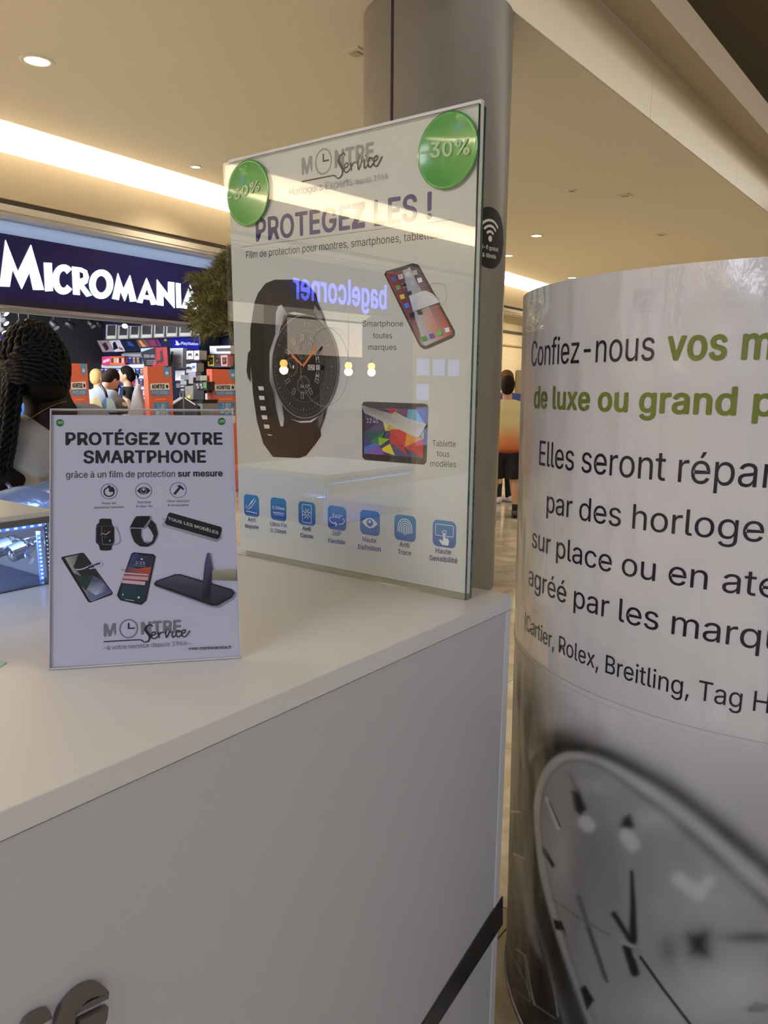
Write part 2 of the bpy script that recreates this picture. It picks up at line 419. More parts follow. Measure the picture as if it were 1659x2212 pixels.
# wi-fi sticker on the column
cc0 = colhit(1060, 514); ca0 = math.atan2(cc0.y - CC.y, cc0.x - CC.x)
def cpix(px, py):
    q = colhit(px, py); return ((math.atan2(q.y - CC.y, q.x - CC.x) - ca0) * CR, q.z)
def cto(u, v, l): a = ca0 + u / CR; return CC + Vector((math.cos(a) * (CR + .002 + l), math.sin(a) * (CR + .002 + l), v))
def densify(pts, k=4):
    out = []
    for i in range(len(pts)):
        a, b = pts[i], pts[(i + 1) % len(pts)]
        out += [(a[0] + (b[0] - a[0]) * t / k, a[1] + (b[1] - a[1]) * t / k) for t in range(k)]
    return out
st = thing('round_sticker', 'black oval wi-fi sticker on the grey column beside the large poster', 'sticker', cc0)
p = Print(cpix, cto, .0004)
U, V = cpix(1058, 514)
RS = .192
# fan of strips so that the disc follows the curve
for k in range(24):
    x0 = -RS + 2 * RS * k / 24; x1 = x0 + 2 * RS / 24
    h0 = math.sqrt(max(0, RS * RS - x0 * x0)); h1 = math.sqrt(max(0, RS * RS - x1 * x1))
    p.layer = 1; p.poly([(U + x0, V - h0), (U + x1, V - h1), (U + x1, V + h1), (U + x0, V + h0)], (16, 14, 14), uv=True)
p.layer = 3
def arc(cx, cy_, r, a0, a1, n=14): return [(cx + r * math.cos(math.radians(a0 + (a1 - a0) * i / n)), cy_ + r * math.sin(math.radians(a0 + (a1 - a0) * i / n))) for i in range(n + 1)]
for r in (.045, .08, .115): p.line(arc(U, V - .005, r, 42, 138), .016, (205, 200, 195), uv=True)
p.poly(arc(U, V - .005, .02, 0, 350, 14), (205, 200, 195), uv=True)
p.text('wi-fi gratuit', (U - .1, V - .075), (U + .1, V - .075), (U - .1, V - .05), (200, 195, 190), .02, uv=True)
p.text('& illimité', (U - .07, V - .125), (U + .07, V - .125), (U - .07, V - .10), (200, 195, 190), .02, uv=True)
p.build('sticker_face', st)

# ceiling fittings
LAMPW = mat('lamp_glow', (255, 240, 205), emit=(255, 238, 200), estr=9)
def downlight(px, py, r, label, power=0, em=LAMPW):
    c = onz(px, py, CEIL); t = thing('downlight', label, 'ceiling light', c, 'ceiling downlights')
    MB().lathe(c - Z * .008, [(r * .86, .008), (r * .88, 0), (r * 1.15, 0), (r * 1.2, .007)], 28).build('trim_ring', TRIMW, t, True)
    MB().lathe(c - Z * .004, [(0, 0), (r * .87, 0)], 28).build('lens', em, t)
    if power:
        d = bpy.data.lights.new('downlight_bulb', 'SPOT'); d.energy = power; d.spot_size = 2.2; d.spot_blend = .7; d.color = (1, .84, .6); d.shadow_soft_size = .06
        o = bpy.data.objects.new('downlight_bulb', d); COL.objects.link(o); o.location = c - Z * .03
downlight(80, 131, .105, 'large lit downlight over the left, nearest the camera', 120)
downlight(423, 360, .055, 'small lit downlight just left of the large poster', 80)
downlight(1159, 509, .095, 'lit downlight right of the column, above the curved banner', 60)
for (px, py, sz, lb) in ((770, 112, .15, 'white square smoke detector beside the column top'), (1235, 411, .11, 'small grey square detector right of the column'), (1350, 421, .15, 'square sensor plate on the ceiling right of the smaller one'), (1428, 506, .13, 'farthest square sensor plate above the curved banner')):
    c = onz(px, py, CEIL); t = thing('ceiling_sensor', lb, 'sensor', c, 'small square ceiling sensors')
    MB().cbox(c - Z * .006, (sz, sz, .012), (A, B, Z)).build('plate', TRIMW, t)
    MB().cbox(c - Z * .016, (sz * .5, sz * .5, .01), (A, B, Z)).build('sensor_eye', SOFF, t)

for (a_, b_, wh_) in ((3.6, -3.5, 'nearer row, beside the opening'), (5.4, -3.5, 'nearer row, beside the shop fronts'), (3.6, -7, 'farther row, beside the opening'), (5.4, -7, 'farther row, beside the shop fronts'), (5.2, .5, 'alone over the kiosk aisle')):  # unseen downlights, added to light the kiosk and hall
    c = AB(a_, b_, CEIL); q = (c - CAM); px_ = PX + F_PX * q.dot(CX) / q.dot(FW); py_ = PY + F_PX * q.dot(CD) / q.dot(FW)
    t = thing('downlight', 'added ceiling downlight out of view, ' + wh_, 'ceiling light', c, 'added ceiling downlights out of view')
    MB().lathe(c - Z * .008, [(.09, .008), (.092, 0), (.12, 0), (.125, .007)], 24).build('trim_ring', TRIMW, t, True); MB().lathe(c - Z * .004, [(0, 0), (.091, 0)], 24).build('lens', LAMPW, t)
    d = bpy.data.lights.new('downlight_bulb', 'SPOT'); d.energy = 420 if b_ > -4 else 120; d.spot_size = 2.2; d.spot_blend = .7; d.color = (1, .84, .6); d.shadow_soft_size = .06
    o = bpy.data.objects.new('downlight_bulb', d); COL.objects.link(o); o.location = c - Z * .03

for (s_, t_) in ((9.5, -1.2), (13, -1.2)):  # spots added out of view to brighten the far wall
    c = S(s_, t_, CEIL)
    t = thing('downlight', 'added far ceiling downlight to brighten the far shop front, ' + ('nearer one' if s_ < 10 else 'farther one'), 'ceiling light', c, 'added far ceiling downlights')
    MB().lathe(c - Z * .008, [(.09, .008), (.092, 0), (.12, 0), (.125, .007)], 24).build('trim_ring', TRIMW, t, True); MB().lathe(c - Z * .004, [(0, 0), (.091, 0)], 24).build('lens', LAMPW, t)
    d = bpy.data.lights.new('downlight_bulb', 'SPOT'); d.energy = 260; d.spot_size = 2.3; d.spot_blend = .7; d.color = (1, .84, .6); d.shadow_soft_size = .06
    o = bpy.data.objects.new('downlight_bulb', d); COL.objects.link(o); o.location = c - Z * .03
# ------------------------------------------------------------------ the kiosk counter
LAM = mat('white_laminate', (232, 230, 225), .3, noise=.015, nscale=4, spec=.5)
LAMF = mat('white_front_laminate', (206, 205, 206), .4, noise=.02, nscale=3)
ZC = 1.10
kio = thing('kiosk_counter', 'white kiosk counter with diagonal dark stripe and raised grey lettering', 'counter', KK(0, 0, 0))
MB().box(KK(.0, 0, ZC - .03), A * 1.18, -B * 2.6, Z * .03).build('countertop', LAM, kio, bevel=.0015)
MB().box(KK(.006, -.02, 0), A * 1.165, -B * 2.57, Z * (ZC - .03)).build('cabinet_body', LAMF, kio)
MB().box(KK(0, 0, 0), A * .6, -B * .018, Z * (ZC - .031)).build('end_panel', LAM, kio)
fp = MB().box(KK(.002, -.0195, 0), A * .0042, -B * 2.4, Z * (ZC - .0315)).build('front_panel', LAMF, kio)
def front_pt(px, py, off=0): return onpl(px, py, KK(-off, 0, 0), A)
STR = mat('dark_glossy_stripe', (58, 54, 48), .25, metal=.0, spec=.8, noise=.1)
q = [front_pt(1084.5, 1935), front_pt(911.5, 2212), front_pt(945, 2212), front_pt(1084.5, 1996)]
d1 = q[1] - q[0]; d2 = q[2] - q[3]
q[1] = q[0] + d1 * 2.4; q[2] = q[3] + d2 * 3.0
MB().slab(q, -A * .002).build('diagonal_stripe', STR, kio)
# raised italic letters: "r" and "e" of the kiosk's name
LET = mat('grey_raised_letter', (104, 98, 90), .5)
z7 = lambda x, y: front_pt(x / 1.4812, 1800 + y / 1.4812)
def letter(outlines, name='raised_letter'):
    mb = MB()
    for pts in outlines: mb.slab([z7(*p) for p in pts], -A * .007)
    return mb.build(name, LET, kio, bevel=.0006)
def strip(c, w):
    L = catmull(c, 5); out = []; inn = []; n = len(L)
    for i in range(n):
        a, b = L[max(i - 1, 0)], L[min(i + 1, n - 1)]; dx, dy = b[0] - a[0], b[1] - a[1]; l = math.hypot(dx, dy)
        t = i / (n - 1) * (len(w) - 1); k = min(int(t), len(w) - 2); ww = w[k] + (w[k + 1] - w[k]) * (t - k)
        out.append((L[i][0] - dy / l * ww / 2, L[i][1] + dx / l * ww / 2)); inn.append((L[i][0] + dy / l * ww / 2, L[i][1] - dx / l * ww / 2))
    return [[out[i], out[i + 1], inn[i + 1], inn[i]] for i in range(n - 1)]
def solid(strips, extra=()):
    mb = MB()
    for quads in strips:
        for qd in quads: mb.slab([z7(*p) for p in qd], -A * .007)
    for pts in extra: mb.slab([z7(*p) for p in pts], -A * .007)
    return mb.build('raised_letter', LET, kio)
solid([strip([(206, 700), (198, 610), (212, 560), (250, 512), (294, 492), (326, 502)], [64, 58, 52, 44, 44, 26])],
      [[(222, 574), (240, 556), (264, 536), (300, 518), (338, 498), (336, 520)], [(244, 592), (336, 546), (333, 580), (312, 640), (300, 700), (232, 700)]])
solid([strip([(78, 640), (60, 720), (44, 800)], [44, 44, 44]), strip([(72, 640), (88, 604), (120, 582), (152, 568)], [30, 36, 38, 30])])

# ------------------------------------------------------------------ the large poster between glass sheets
pl0 = onz(517.4, 1198.5, ZC)                     # front glass foot
bF = (pl0 - K).dot(B)                            # front face, along B
aL, aR = .6880, .0475
zT = 1.959
P1 = lambda a, b, z: KK(a, b, z)
pt = thing('large_poster', 'large white shop poster between two glass sheets standing on the counter', 'poster', KK(.37, bF, ZC))
MB().box(P1(aR, bF, ZC + .0005), A * (aL - aR), B * .006, Z * (zT - ZC)).build('front_glass', GLASS, pt)
e = MB()
e.box(P1(aR - .0006, bF + .0002, ZC + .0006), A * .0006, B * .0056, Z * (zT - ZC))
e.box(P1(aR - .0006, bF + .0180, ZC + .0006), A * .0006, B * .0056, Z * (zT - ZC))
e.box(P1(aR, bF + .0003, zT + .0006), A * (aL - aR), B * .0052, Z * .0006)
e.build('glass_edge', GEDGE, pt)
BR = bF + .0075                                   # printed sheet
aL2, aR2 = .679, .047
zB, zTT = ZC + .012, 1.968
MB().box(P1(aR2, BR, zB), A * (aL2 - aR2), B * .009, Z * (zTT - zB)).build('backing_board', PAPER, pt); board = [x for x in pt.children if x.name.startswith('backing')][0]
MB().box(P1(aR, BR + .0105, ZC + .0005), A * (aL - aR), B * .006, Z * (zT - ZC)).build('back_glass', GLASS, pt)
ch = mat('clear_channel', (160, 152, 128), .25)
MB().box(P1(aR + .001, bF + .0065, ZC + .0004), A * (aL - aR - .03), B * .011, Z * .0112).build('bottom_channel', ch, pt)
pr0 = P1(0, BR, 0)
def ppix(px, py): q = onpl(px, py, pr0, B); return (-(q - K).dot(A), q.z)
def pto(u, v, l): return KK(-u, BR - l, v)
z5 = lambda x, y: (470 + x / 2.812, 210 + y / 2.812)
z6 = lambda x, y: (490 + x / 2.9105, 560 + y / 2.9105)
def logo(p, o, w, sub, c1=(150, 147, 150), c2=(40, 36, 42), flat_col=None):
    """the clock-and-script mark: o = (u, v) of the baseline's left end, w = width of the word"""
    k = w / 630; X = lambda x, y: (o[0] + x * k, o[1] + y * k)
    p.text('M', X(0, 0), X(98, 0), X(0, 100), c1, .045, uv=True)
    p.text('NTRE', X(298, 0), X(630, 0), X(298, 100), c1, .045, uv=True)
    p.line([X(200 + 70 * math.cos(a * math.pi / 20), 52 + 76 * math.sin(a * math.pi / 20)) for a in range(40)], 11 * k, c1, closed=True, uv=True)
    p.line([X(200, 100), X(200, 52)], 12 * k, c2, uv=True); p.line([X(194, 54), X(250, 54)], 10 * k, c2, uv=True)
    p.line([X(0, -46), X(285, -46), X(300, -50), X(315, -58)], 9 * k, c2, uv=True)
    p.line([X(*q) for q in ((392, 58), (380, 76), (352, 66), (334, 38), (352, 8), (370, -22), (360, -58), (330, -70), (300, -52))], [8 * k, 10 * k, 14 * k, 20 * k, 22 * k, 20 * k, 12 * k, 9 * k, 7 * k], c2, uv=True, smooth=6)
    for st_ in (((386, -18), (414, -8), (408, 12), (388, 2), (386, -34), (408, -44), (436, -24)),
                ((440, 10), (446, -42)), ((440, 10), (440, -18), (462, 4), (480, 4)),
                ((498, 12), (506, -42), (534, 12)), ((556, 10), (552, -30), (562, -42), (580, -26)), ((560, 30), (562, 36)),
                ((620, 4), (598, 14), (584, -18), (600, -42), (628, -24)),
                ((632, -14), (660, -4), (656, 18), (634, 4), (634, -32), (660, -42), (700, 8))):
        p.line([X(*q) for q in st_], 9 * k, c2, uv=True, smooth=5)
BL = (38, 44, 118)
p = Print(ppix, pto)
lo = ppix(652, 377); hi = ppix(808, 346)
logo(p, lo, hi[0] - lo[0], '')
p.text('Horlogers Experts', (626, 424), (762, 400), (626, 408), (168, 164, 166), .0)
p.text('depuis 1966', (767, 399), (838, 386), (767, 387), (168, 164, 166), .0)
p.build('shop_logo', board)
p = Print(ppix, pto)
p.text('PROTEGEZ LES !', (553, 521), (933, 471), (553, 474), (44, 40, 120), .03)
p.line([(521, 534), (980, 474)], .0008, (70, 70, 80))
p.text('Film de protection pour montres, smartphones, tablettes...', (532, 558.5), (963, 512), (532, 543.5), (34, 32, 36))
p.build('headline', board)
for (s_, cx, y, wd) in (('Smartphone', 982, 422, 254), ('toutes', 979, 497, 120), ('marques', 978, 570, 176)):
    l = z6(cx - wd / 2, y); r = z6(cx + wd / 2, y + 1); p = Print(ppix, pto); p.text(s_, l, r, (l[0], l[1] - 12.2), (42, 40, 42)); p.build('caption_line', board)
for (s_, cx, y, wd) in (('Tablette', 1365, 1177, 146), ('tous', 1360, 1240, 80), ('modèles', 1361, 1304, 162)):
    l = z6(cx - wd / 2, y - 2); r = z6(cx + wd / 2, y + 4); p = Print(ppix, pto); p.text(s_, l, r, (l[0], l[1] - 13), (42, 40, 42)); p.build('caption_line', board)
# the wristwatch picture
p = Print(ppix, pto)
Q = lambda pts: [z6(*q) for q in pts]
band = (30, 27, 28)
p.poly(Q([(243, 152), (300, 128), (420, 128), (500, 145), (560, 215), (572, 268), (556, 285), (175, 270), (195, 215)]), band)
p.poly(Q([(175, 268), (290, 275), (330, 330), (300, 560), (330, 900), (420, 1075), (590, 1075), (594, 1110), (560, 1160), (500, 1235), (455, 1250), (290, 1243), (230, 1160), (190, 1020), (165, 850), (148, 640), (148, 440)]), (24, 22, 23))
p.poly(Q([(148, 570), (133, 590), (124, 700), (132, 745), (152, 775)]), (70, 68, 70)); p.poly(Q([(150, 578), (138, 600), (130, 690), (138, 735), (152, 760)]), (22, 20, 22))
for k in range(16): p.line(Q([(270 + k * 16, 140 + abs(k - 8)), (262 + k * 17.5, 262)]), .0005, (46, 44, 46))
for i, (x, y) in enumerate(((215, 810), (220, 870), (228, 935), (238, 992), (252, 1050), (268, 1104))):
    p.poly(Q([(x - 14, y - 12), (x + 20, y - 10), (x + 24, y + 14), (x - 8, y + 14)]) if i < 5 else Q([(x - 10, y - 5), (x + 14, y - 3), (x + 26, y + 5), (x + 2, y + 4)]), (216, 214, 214))
p.poly(Q([(240, 200), (560, 215), (575, 275), (610, 345), (650, 500), (650, 850), (620, 990), (588, 1078), (420, 1078), (300, 1000), (240, 800), (240, 400)]), (27, 25, 26))
st1, st2, st3 = (150, 152, 156), (196, 198, 202), (88, 90, 96)
p.poly(Q([(352, 286), (372, 320), (392, 352), (345, 430), (330, 520), (300, 600), (276, 606), (276, 580), (312, 470), (316, 340), (330, 296)]), st1, [st2, st1, st3, st3, st1, st2, st2, st1, st1, st2, st2])
p.poly(Q([(276, 600), (302, 600), (300, 755), (345, 860), (368, 1000), (362, 1050), (345, 1050), (318, 940), (305, 850), (276, 760)]), st1, [st2, st1, st3, st1, st1, st2, st2, st1, st3, st1])
p.poly(Q([(560, 290), (600, 350), (636, 430), (600, 400), (552, 330)]), st3, [st1, st3, st3, st1, st3])
p.poly(Q([(585, 1070), (612, 1010), (618, 950), (580, 1000)]), st3)
p.poly(Q([(390, 340), (430, 332), (500, 345), (560, 360), (500, 352), (430, 350)]), st2)
p.poly(Q([(408, 1003), (460, 1018), (530, 1014), (590, 985), (540, 1025), (470, 1028)]), st2)
p.disc(z6(500, 675), 210 / 2.9105, 327 / 2.9105, (120, 122, 126), 48)
p.disc(z6(500, 675), 205 / 2.9105, 320 / 2.9105, (34, 33, 36), 48)
p.ring(z6(500, 675), 192 / 2.9105, 300 / 2.9105, .0006, (90, 90, 94))
p.disc(z6(500, 675), 142 / 2.9105, 226 / 2.9105, (62, 58, 56), 44); p.disc(z6(500, 675), 138 / 2.9105, 220 / 2.9105, (22, 20, 22), 44)
for k in range(60):
    a = math.radians(k * 6); r0, r1 = (.86, .93) if k % 5 == 0 else (.9, .93)
    p.line([z6(500 + 192 * r0 * math.sin(a), 675 - 300 * r0 * math.cos(a)), z6(500 + 192 * r1 * math.sin(a), 675 - 300 * r1 * math.cos(a))], .0007 if k % 5 == 0 else .0004, (180, 180, 184))
for k in range(12):
    if k in (3,): continue
    a = math.radians(k * 30); dx, dy = math.sin(a), -math.cos(a)
    c0 = (500 + 92 * dx, 675 + 160 * dy); c1 = (500 + 118 * dx, 675 + 200 * dy); nx, ny = 7 * math.cos(a), 9 * math.sin(a)
    p.line(Q([(c0[0] + nx, c0[1] + ny), (c1[0] + nx, c1[1] + ny), (c1[0] - nx, c1[1] - ny), (c0[0] - nx, c0[1] - ny)]), .0007, (205, 205, 208), closed=True)
for (cx, cy_, rx, ry) in ((435, 678, 36, 58), (505, 565, 40, 62), (510, 790, 38, 55)):
    p.ring(z6(cx, cy_), rx / 2.9105, ry / 2.9105, .0006, (150, 148, 148)); p.ring(z6(cx, cy_), rx * .8 / 2.9105, ry * .8 / 2.9105, .0004, (120, 118, 118))
p.line(Q([(420, 650), (436, 685)]), .0007, (220, 220, 220)); p.poly(Q([(444, 668), (452, 668), (452, 688), (444, 688)]), (220, 220, 220))
p.text('24 17', z6(492, 806), z6(545, 808), z6(492, 788), (190, 188, 186))
for (x0, y0, x1, y1, tx) in ((540, 664, 582, 696, 'THU'), (592, 664, 614, 696, '28')):
    p.poly(Q([(x0, y0), (x1, y0 + 2), (x1, y1 + 2), (x0, y1)]), (205, 203, 202)); p.poly(Q([(x0 + 3, y0 + 3), (x1 - 3, y0 + 5), (x1 - 3, y1 - 1), (x0 + 3, y1 - 3)]), (26, 24, 26))
    l = z6(x0 + 5, y1 - 6); r = z6(x1 - 5, y1 - 5); p.text(tx, l, r, (l[0], l[1] - 6.6), (215, 215, 216), .02)
for (a, b_, c_) in (((590, 600), (612, 650), '27'), ((596, 706), (606, 758), '30')):
    p.line(Q([a, (a[0] + 14, a[1] + 4), (b_[0], b_[1]), (b_[0] - 18, b_[1] - 2)]), .0008, (190, 188, 186), closed=True)
    l = z6((a[0] + b_[0]) / 2 - 10, b_[1] - 18); r = z6((a[0] + b_[0]) / 2 + 10, b_[1] - 18); p.text(c_, l, r, (l[0], l[1] - 5), (200, 198, 196), .02)
hand = (190, 108, 52)
p.poly(Q([(506, 676), (440, 612), (434, 596), (446, 596), (512, 668)]), hand); p.poly(Q([(504, 674), (512, 684), (604, 556), (600, 545), (590, 550)]), hand)
p.line(Q([(490, 760), (520, 620)]), .0006, (170, 110, 70)); p.disc(z6(508, 678), 2, 3, (30, 28, 28), 12)
p.ring(z6(648, 676), 152 / 2.9105, 247 / 2.9105, .0008, (132, 130, 130), 60)
p.build('watch_picture', board)
# the smartphone picture
p = Print(ppix, pto)
p.poly(Q([(990, 95), (1000, 75), (1170, 25), (1200, 32), (1215, 50), (1434, 450), (1434, 478), (1420, 495), (1270, 562), (1240, 567), (1215, 550), (1200, 525)]), (52, 46, 50))
p.poly(Q([(1003, 100), (1012, 84), (1165, 38), (1192, 42), (1205, 60), (1418, 452), (1416, 472), (1250, 545), (1225, 535), (1205, 505)]), (176, 52, 56), [(196, 60, 66), (150, 50, 66), (70, 64, 110), (58, 52, 96), (60, 52, 92), (200, 66, 44), (196, 70, 48), (196, 206, 222), (178, 190, 212), (120, 80, 96)])
p.poly(Q([(1102, 62), (1150, 50), (1270, 300), (1350, 480), (1240, 530), (1180, 360)]), (196, 200, 214), [(172, 180, 200), (190, 196, 212), (216, 214, 220), (220, 120, 88), (200, 204, 220), (190, 198, 214)])
p.poly(Q([(1044, 72), (1142, 42), (1146, 52), (1136, 60), (1060, 84), (1046, 80)]), (24, 20, 24))
for (x, y, c_) in ((1048, 124, (60, 110, 200)), (1094, 110, (240, 240, 240)), (1138, 96, (225, 222, 214)), (1184, 84, (196, 190, 190)), (1078, 178, (120, 170, 110)), (1122, 162, (235, 235, 235)), (1168, 148, (205, 208, 216)), (1106, 236, (240, 220, 90)), (1150, 216, (70, 66, 76)), (1216, 132, (240, 235, 230)), (1134, 292, (60, 120, 220)), (1168, 350, (30, 28, 32)), (1216, 334, (60, 58, 60)), (1264, 236, (230, 230, 235)), (1244, 500, (60, 150, 70)), (1293, 482, (70, 90, 190)), (1341, 464, (90, 190, 110)), (1390, 445, (238, 236, 240))):
    p.poly(Q([(x - 18, y - 10), (x + 10, y - 18), (x + 18, y + 10), (x - 9, y + 18)]), c_)
p.text('3', z6(1088, 118), z6(1100, 116), z6(1088, 100), (40, 40, 40)); p.disc(z6(1122, 162), 4, 4.6, (24, 24, 24), 14)
p.poly(Q([(1150, 230), (1240, 200), (1300, 215), (1345, 270), (1290, 290), (1180, 330)]), (208, 210, 220), [(196, 200, 214), (214, 214, 222), (180, 178, 186), (232, 230, 232), (214, 214, 218), (190, 194, 210)])
p.line(Q([(1240, 170), (1320, 150), (1370, 165), (1386, 215), (1380, 270), (1330, 300), (1220, 330)]), .0007, (150, 150, 154), smooth=4)
p.line(Q([(1160, 260), (1250, 200), (1330, 250)]), .0009, (236, 236, 240), smooth=4)
p.build('smartphone_picture', board)
# the tablet picture
p = Print(ppix, pto)
p.poly(Q([(850, 915), (858, 898), (880, 895), (1240, 908), (1262, 915), (1268, 935), (1256, 1275), (1240, 1292), (1215, 1290), (870, 1262), (852, 1245)]), (40, 40, 46))
p.poly(Q([(870, 935), (1245, 945), (1238, 1250), (866, 1222)]), (90, 88, 130))
tri = [((870, 935), (1000, 938), (880, 1010), (74, 66, 96)), ((1000, 938), (1075, 940), (1060, 1000), (196, 60, 96)), ((1075, 940), (1140, 942), (1130, 1000), (130, 52, 110)), ((1140, 942), (1190, 943), (1130, 1010), (90, 170, 200)), ((1190, 943), (1245, 945), (1243, 1020), (60, 70, 140)), ((1130, 1000), (1190, 943), (1243, 1030), (120, 190, 214)),
       ((870, 1000), (980, 1010), (870, 1080), (52, 52, 96)), ((980, 1010), (1060, 960), (1000, 1080), (232, 226, 150)), ((1000, 1080), (1060, 960), (1180, 1080), (214, 196, 90)), ((1060, 960), (1180, 1020), (1180, 1080), (228, 216, 150)), ((1180, 1080), (1243, 1020), (1242, 1130), (160, 200, 130)),
       ((1030, 1070), (1140, 1070), (1120, 1180), (206, 70, 52)), ((1030, 1070), (1120, 1180), (1030, 1160), (190, 54, 60)), ((1140, 1070), (1240, 1130), (1120, 1180), (226, 160, 60)), ((1030, 1160), (1060, 1232), (960, 1200), (228, 210, 60)), ((1060, 1170), (1120, 1180), (1150, 1242), (190, 60, 80)), ((1120, 1180), (1240, 1130), (1238, 1250), (200, 72, 66)),
       ((870, 1080), (1000, 1080), (900, 1150), (40, 90, 96)), ((900, 1150), (1000, 1080), (960, 1180), (52, 130, 80)), ((960, 1120), (1030, 1130), (960, 1180), (140, 190, 60)), ((868, 1150), (960, 1160), (868, 1222), (70, 110, 190)), ((960, 1160), (1000, 1230), (868, 1222), (120, 90, 180)), ((868, 1090), (920, 1160), (868, 1180), (50, 64, 130))]
for a, b_, c_, cl in tri: p.poly(Q([a, b_, c_]), cl)
p.poly(Q([(852, 915), (900, 930), (1262, 1035), (1215, 1115), (1190, 1118), (870, 965)]), (200, 200, 204), [(150, 150, 156), (120, 120, 128), (216, 216, 220), (224, 216, 200), (210, 206, 196), (160, 158, 164)])
p.text('12:45', z6(886, 1026), z6(958, 1030), z6(886, 1000), (220, 220, 224)); p.ring(z6(1045, 1262), 5, 2, .0005, (130, 130, 136), 16)
p.build('tablet_picture', board)
# the seven blue feature badges
badges = [(106, 1478, 205, 1620, 'Anti', 'Rayure', 158, 1650, 49, 159, 1692, 83), (274, 1498, 376, 1646, 'Ultra Fin', '0.20mm', 326, 1682, 104, 326, 1722, 96), (449, 1523, 558, 1676, 'Anti', 'Casse', 503, 1708, 54, 504, 1752, 80), (634, 1549, 751, 1706, '360°', 'Flexible', 692, 1738, 60, 692, 1788, 106),
          (838, 1577, 962, 1738, 'Haute', 'Définition', 898, 1780, 86, 898, 1830, 142), (1054, 1606, 1188, 1774, 'Anti', 'Trace', 1118, 1810, 64, 1118, 1858, 84), (1296, 1640, 1440, 1814, 'Haute', 'Sensibilité', 1362, 1852, 98, 1362, 1902, 176)]
IC = (240, 244, 250)
for bi, (x0, y0, x1, y1, t1, t2, c1x, c1y, w1, c2x, c2y, w2) in enumerate(badges):
    p = Print(ppix, pto); a, b_ = ppix(*z6(x0, y0)), ppix(*z6(x1, y1)); u0, v1, u1, v0 = a[0], ppix(*z6((x0 + x1) / 2, (y0 + 3)))[1], b_[0], ppix(*z6((x0 + x1) / 2, y1 - 3))[1]
    rr = rrect(u0, v0, u1, v1, (u1 - u0) * .2)
    cols = [(26, 78 + 50 * (q[1] - v0) / (v1 - v0), 168 + 22 * (q[1] - v0) / (v1 - v0)) for q in rr]
    p.poly(rr, None, cols, uv=True)
    W = u1 - u0; X = lambda x, y: (u0 + W * x, v0 + (v1 - v0) * y)
    lw = W * .035
    if bi == 0:
        p.line([X(.34, .48), X(.70, .86), X(.80, .78), X(.46, .40)], lw, IC, closed=True, uv=True); p.line([X(.34, .48), X(.22, .30), X(.46, .40)], lw, IC, uv=True)
        p.line([X(.12, .22), X(.88, .18)], lw, IC, uv=True); p.line([X(.10, .40), X(.20, .36)], lw, IC, uv=True); p.line([X(.14, .50), X(.22, .43)], lw, IC, uv=True); p.line([X(.45, .58), X(.62, .76)], lw * 2, IC, uv=True)
    elif bi == 1:
        p.text('0.20mm', X(.12, .50), X(.88, .50), X(.12, .62), IC, .02, uv=True); p.line([X(.15, .34), X(.85, .34)], lw, IC, uv=True); p.line([X(.18, .26), X(.82, .26)], lw * .5, IC, uv=True)
    elif bi == 2:
        p.line(rrect(*X(.24, .12), *X(.76, .88), W * .05), lw * .8, IC, closed=True, uv=True)
        for k in range(8):
            an = k * math.pi / 4 + .2; p.line([X(.5 + .06 * math.cos(an), .5 + .06 * math.sin(an)), X(.5 + .14 * math.cos(an + .3), .5 + .14 * math.sin(an + .3)), X(.5 + .24 * math.cos(an), .5 + .24 * math.sin(an))], lw, IC, uv=True)
    elif bi == 3:
        p.text('360°', X(.24, .50), X(.80, .50), X(.24, .66), IC, .02, uv=True)
        p.line([X(.2, .52), X(.1, .42), X(.2, .30), X(.5, .24)], lw * 1.2, IC, uv=True, smooth=4); p.line([X(.82, .52), X(.92, .42), X(.8, .30), X(.6, .26)], lw * 1.2, IC, uv=True, smooth=4); p.line([X(.38, .34), X(.52, .24), X(.42, .14)], lw * 1.2, IC, uv=True)
    elif bi == 4:
        p.poly([X(.1, .5), X(.3, .66), X(.5, .72), X(.7, .66), X(.9, .5), X(.7, .34), X(.5, .28), X(.3, .34)], IC, uv=True)
        p.poly([X(.5 + .16 * math.cos(k * .4), .5 + .15 * math.sin(k * .4)) for k in range(16)], (26, 80, 170), uv=True)
        p.poly([X(.5 + .07 * math.cos(k * .4), .55 + .06 * math.sin(k * .4)) for k in range(16)], IC, uv=True)
    elif bi == 5:
        for r in (.08, .16, .24, .32):
            p.line([X(.5 - r, .24 + r * .3)] + [X(.5 - r * math.cos(math.radians(k * 20)), .52 + r * 1.05 * math.sin(math.radians(k * 20))) for k in range(10)] + [X(.5 + r, .24 + r * .3)], lw * 1.1, IC, uv=True)
        p.line([X(.5, .22), X(.5, .55)], lw, IC, uv=True)
    else:
        p.line(rrect(*X(.12, .42), *X(.88, .84), W * .05), lw * .7, IC, closed=True, uv=True)
        p.line([X(.5 + .09 * math.cos(k * .5), .55 + .08 * math.sin(k * .5)) for k in range(13)], lw * .7, IC, closed=True, uv=True)
        p.poly([X(.46, .54), X(.53, .54), X(.54, .36), X(.66, .34), X(.72, .26), X(.68, .08), X(.42, .08), X(.28, .24), X(.34, .28), X(.45, .22)], IC, uv=True)
    for (tt, cx, y, wd) in ((t1, c1x, c1y, w1), (t2, c2x, c2y, w2)):
        k = .12; l = z6(cx - wd / 2, y - wd * k / 2 - 1); r = z6(cx + wd / 2, y + wd * k / 2 - 1)
        hpx = 8.0 + bi * .45; p.text(tt, l, r, (l[0], l[1] - hpx), BL, .018)
    p.build('feature_badge', board)
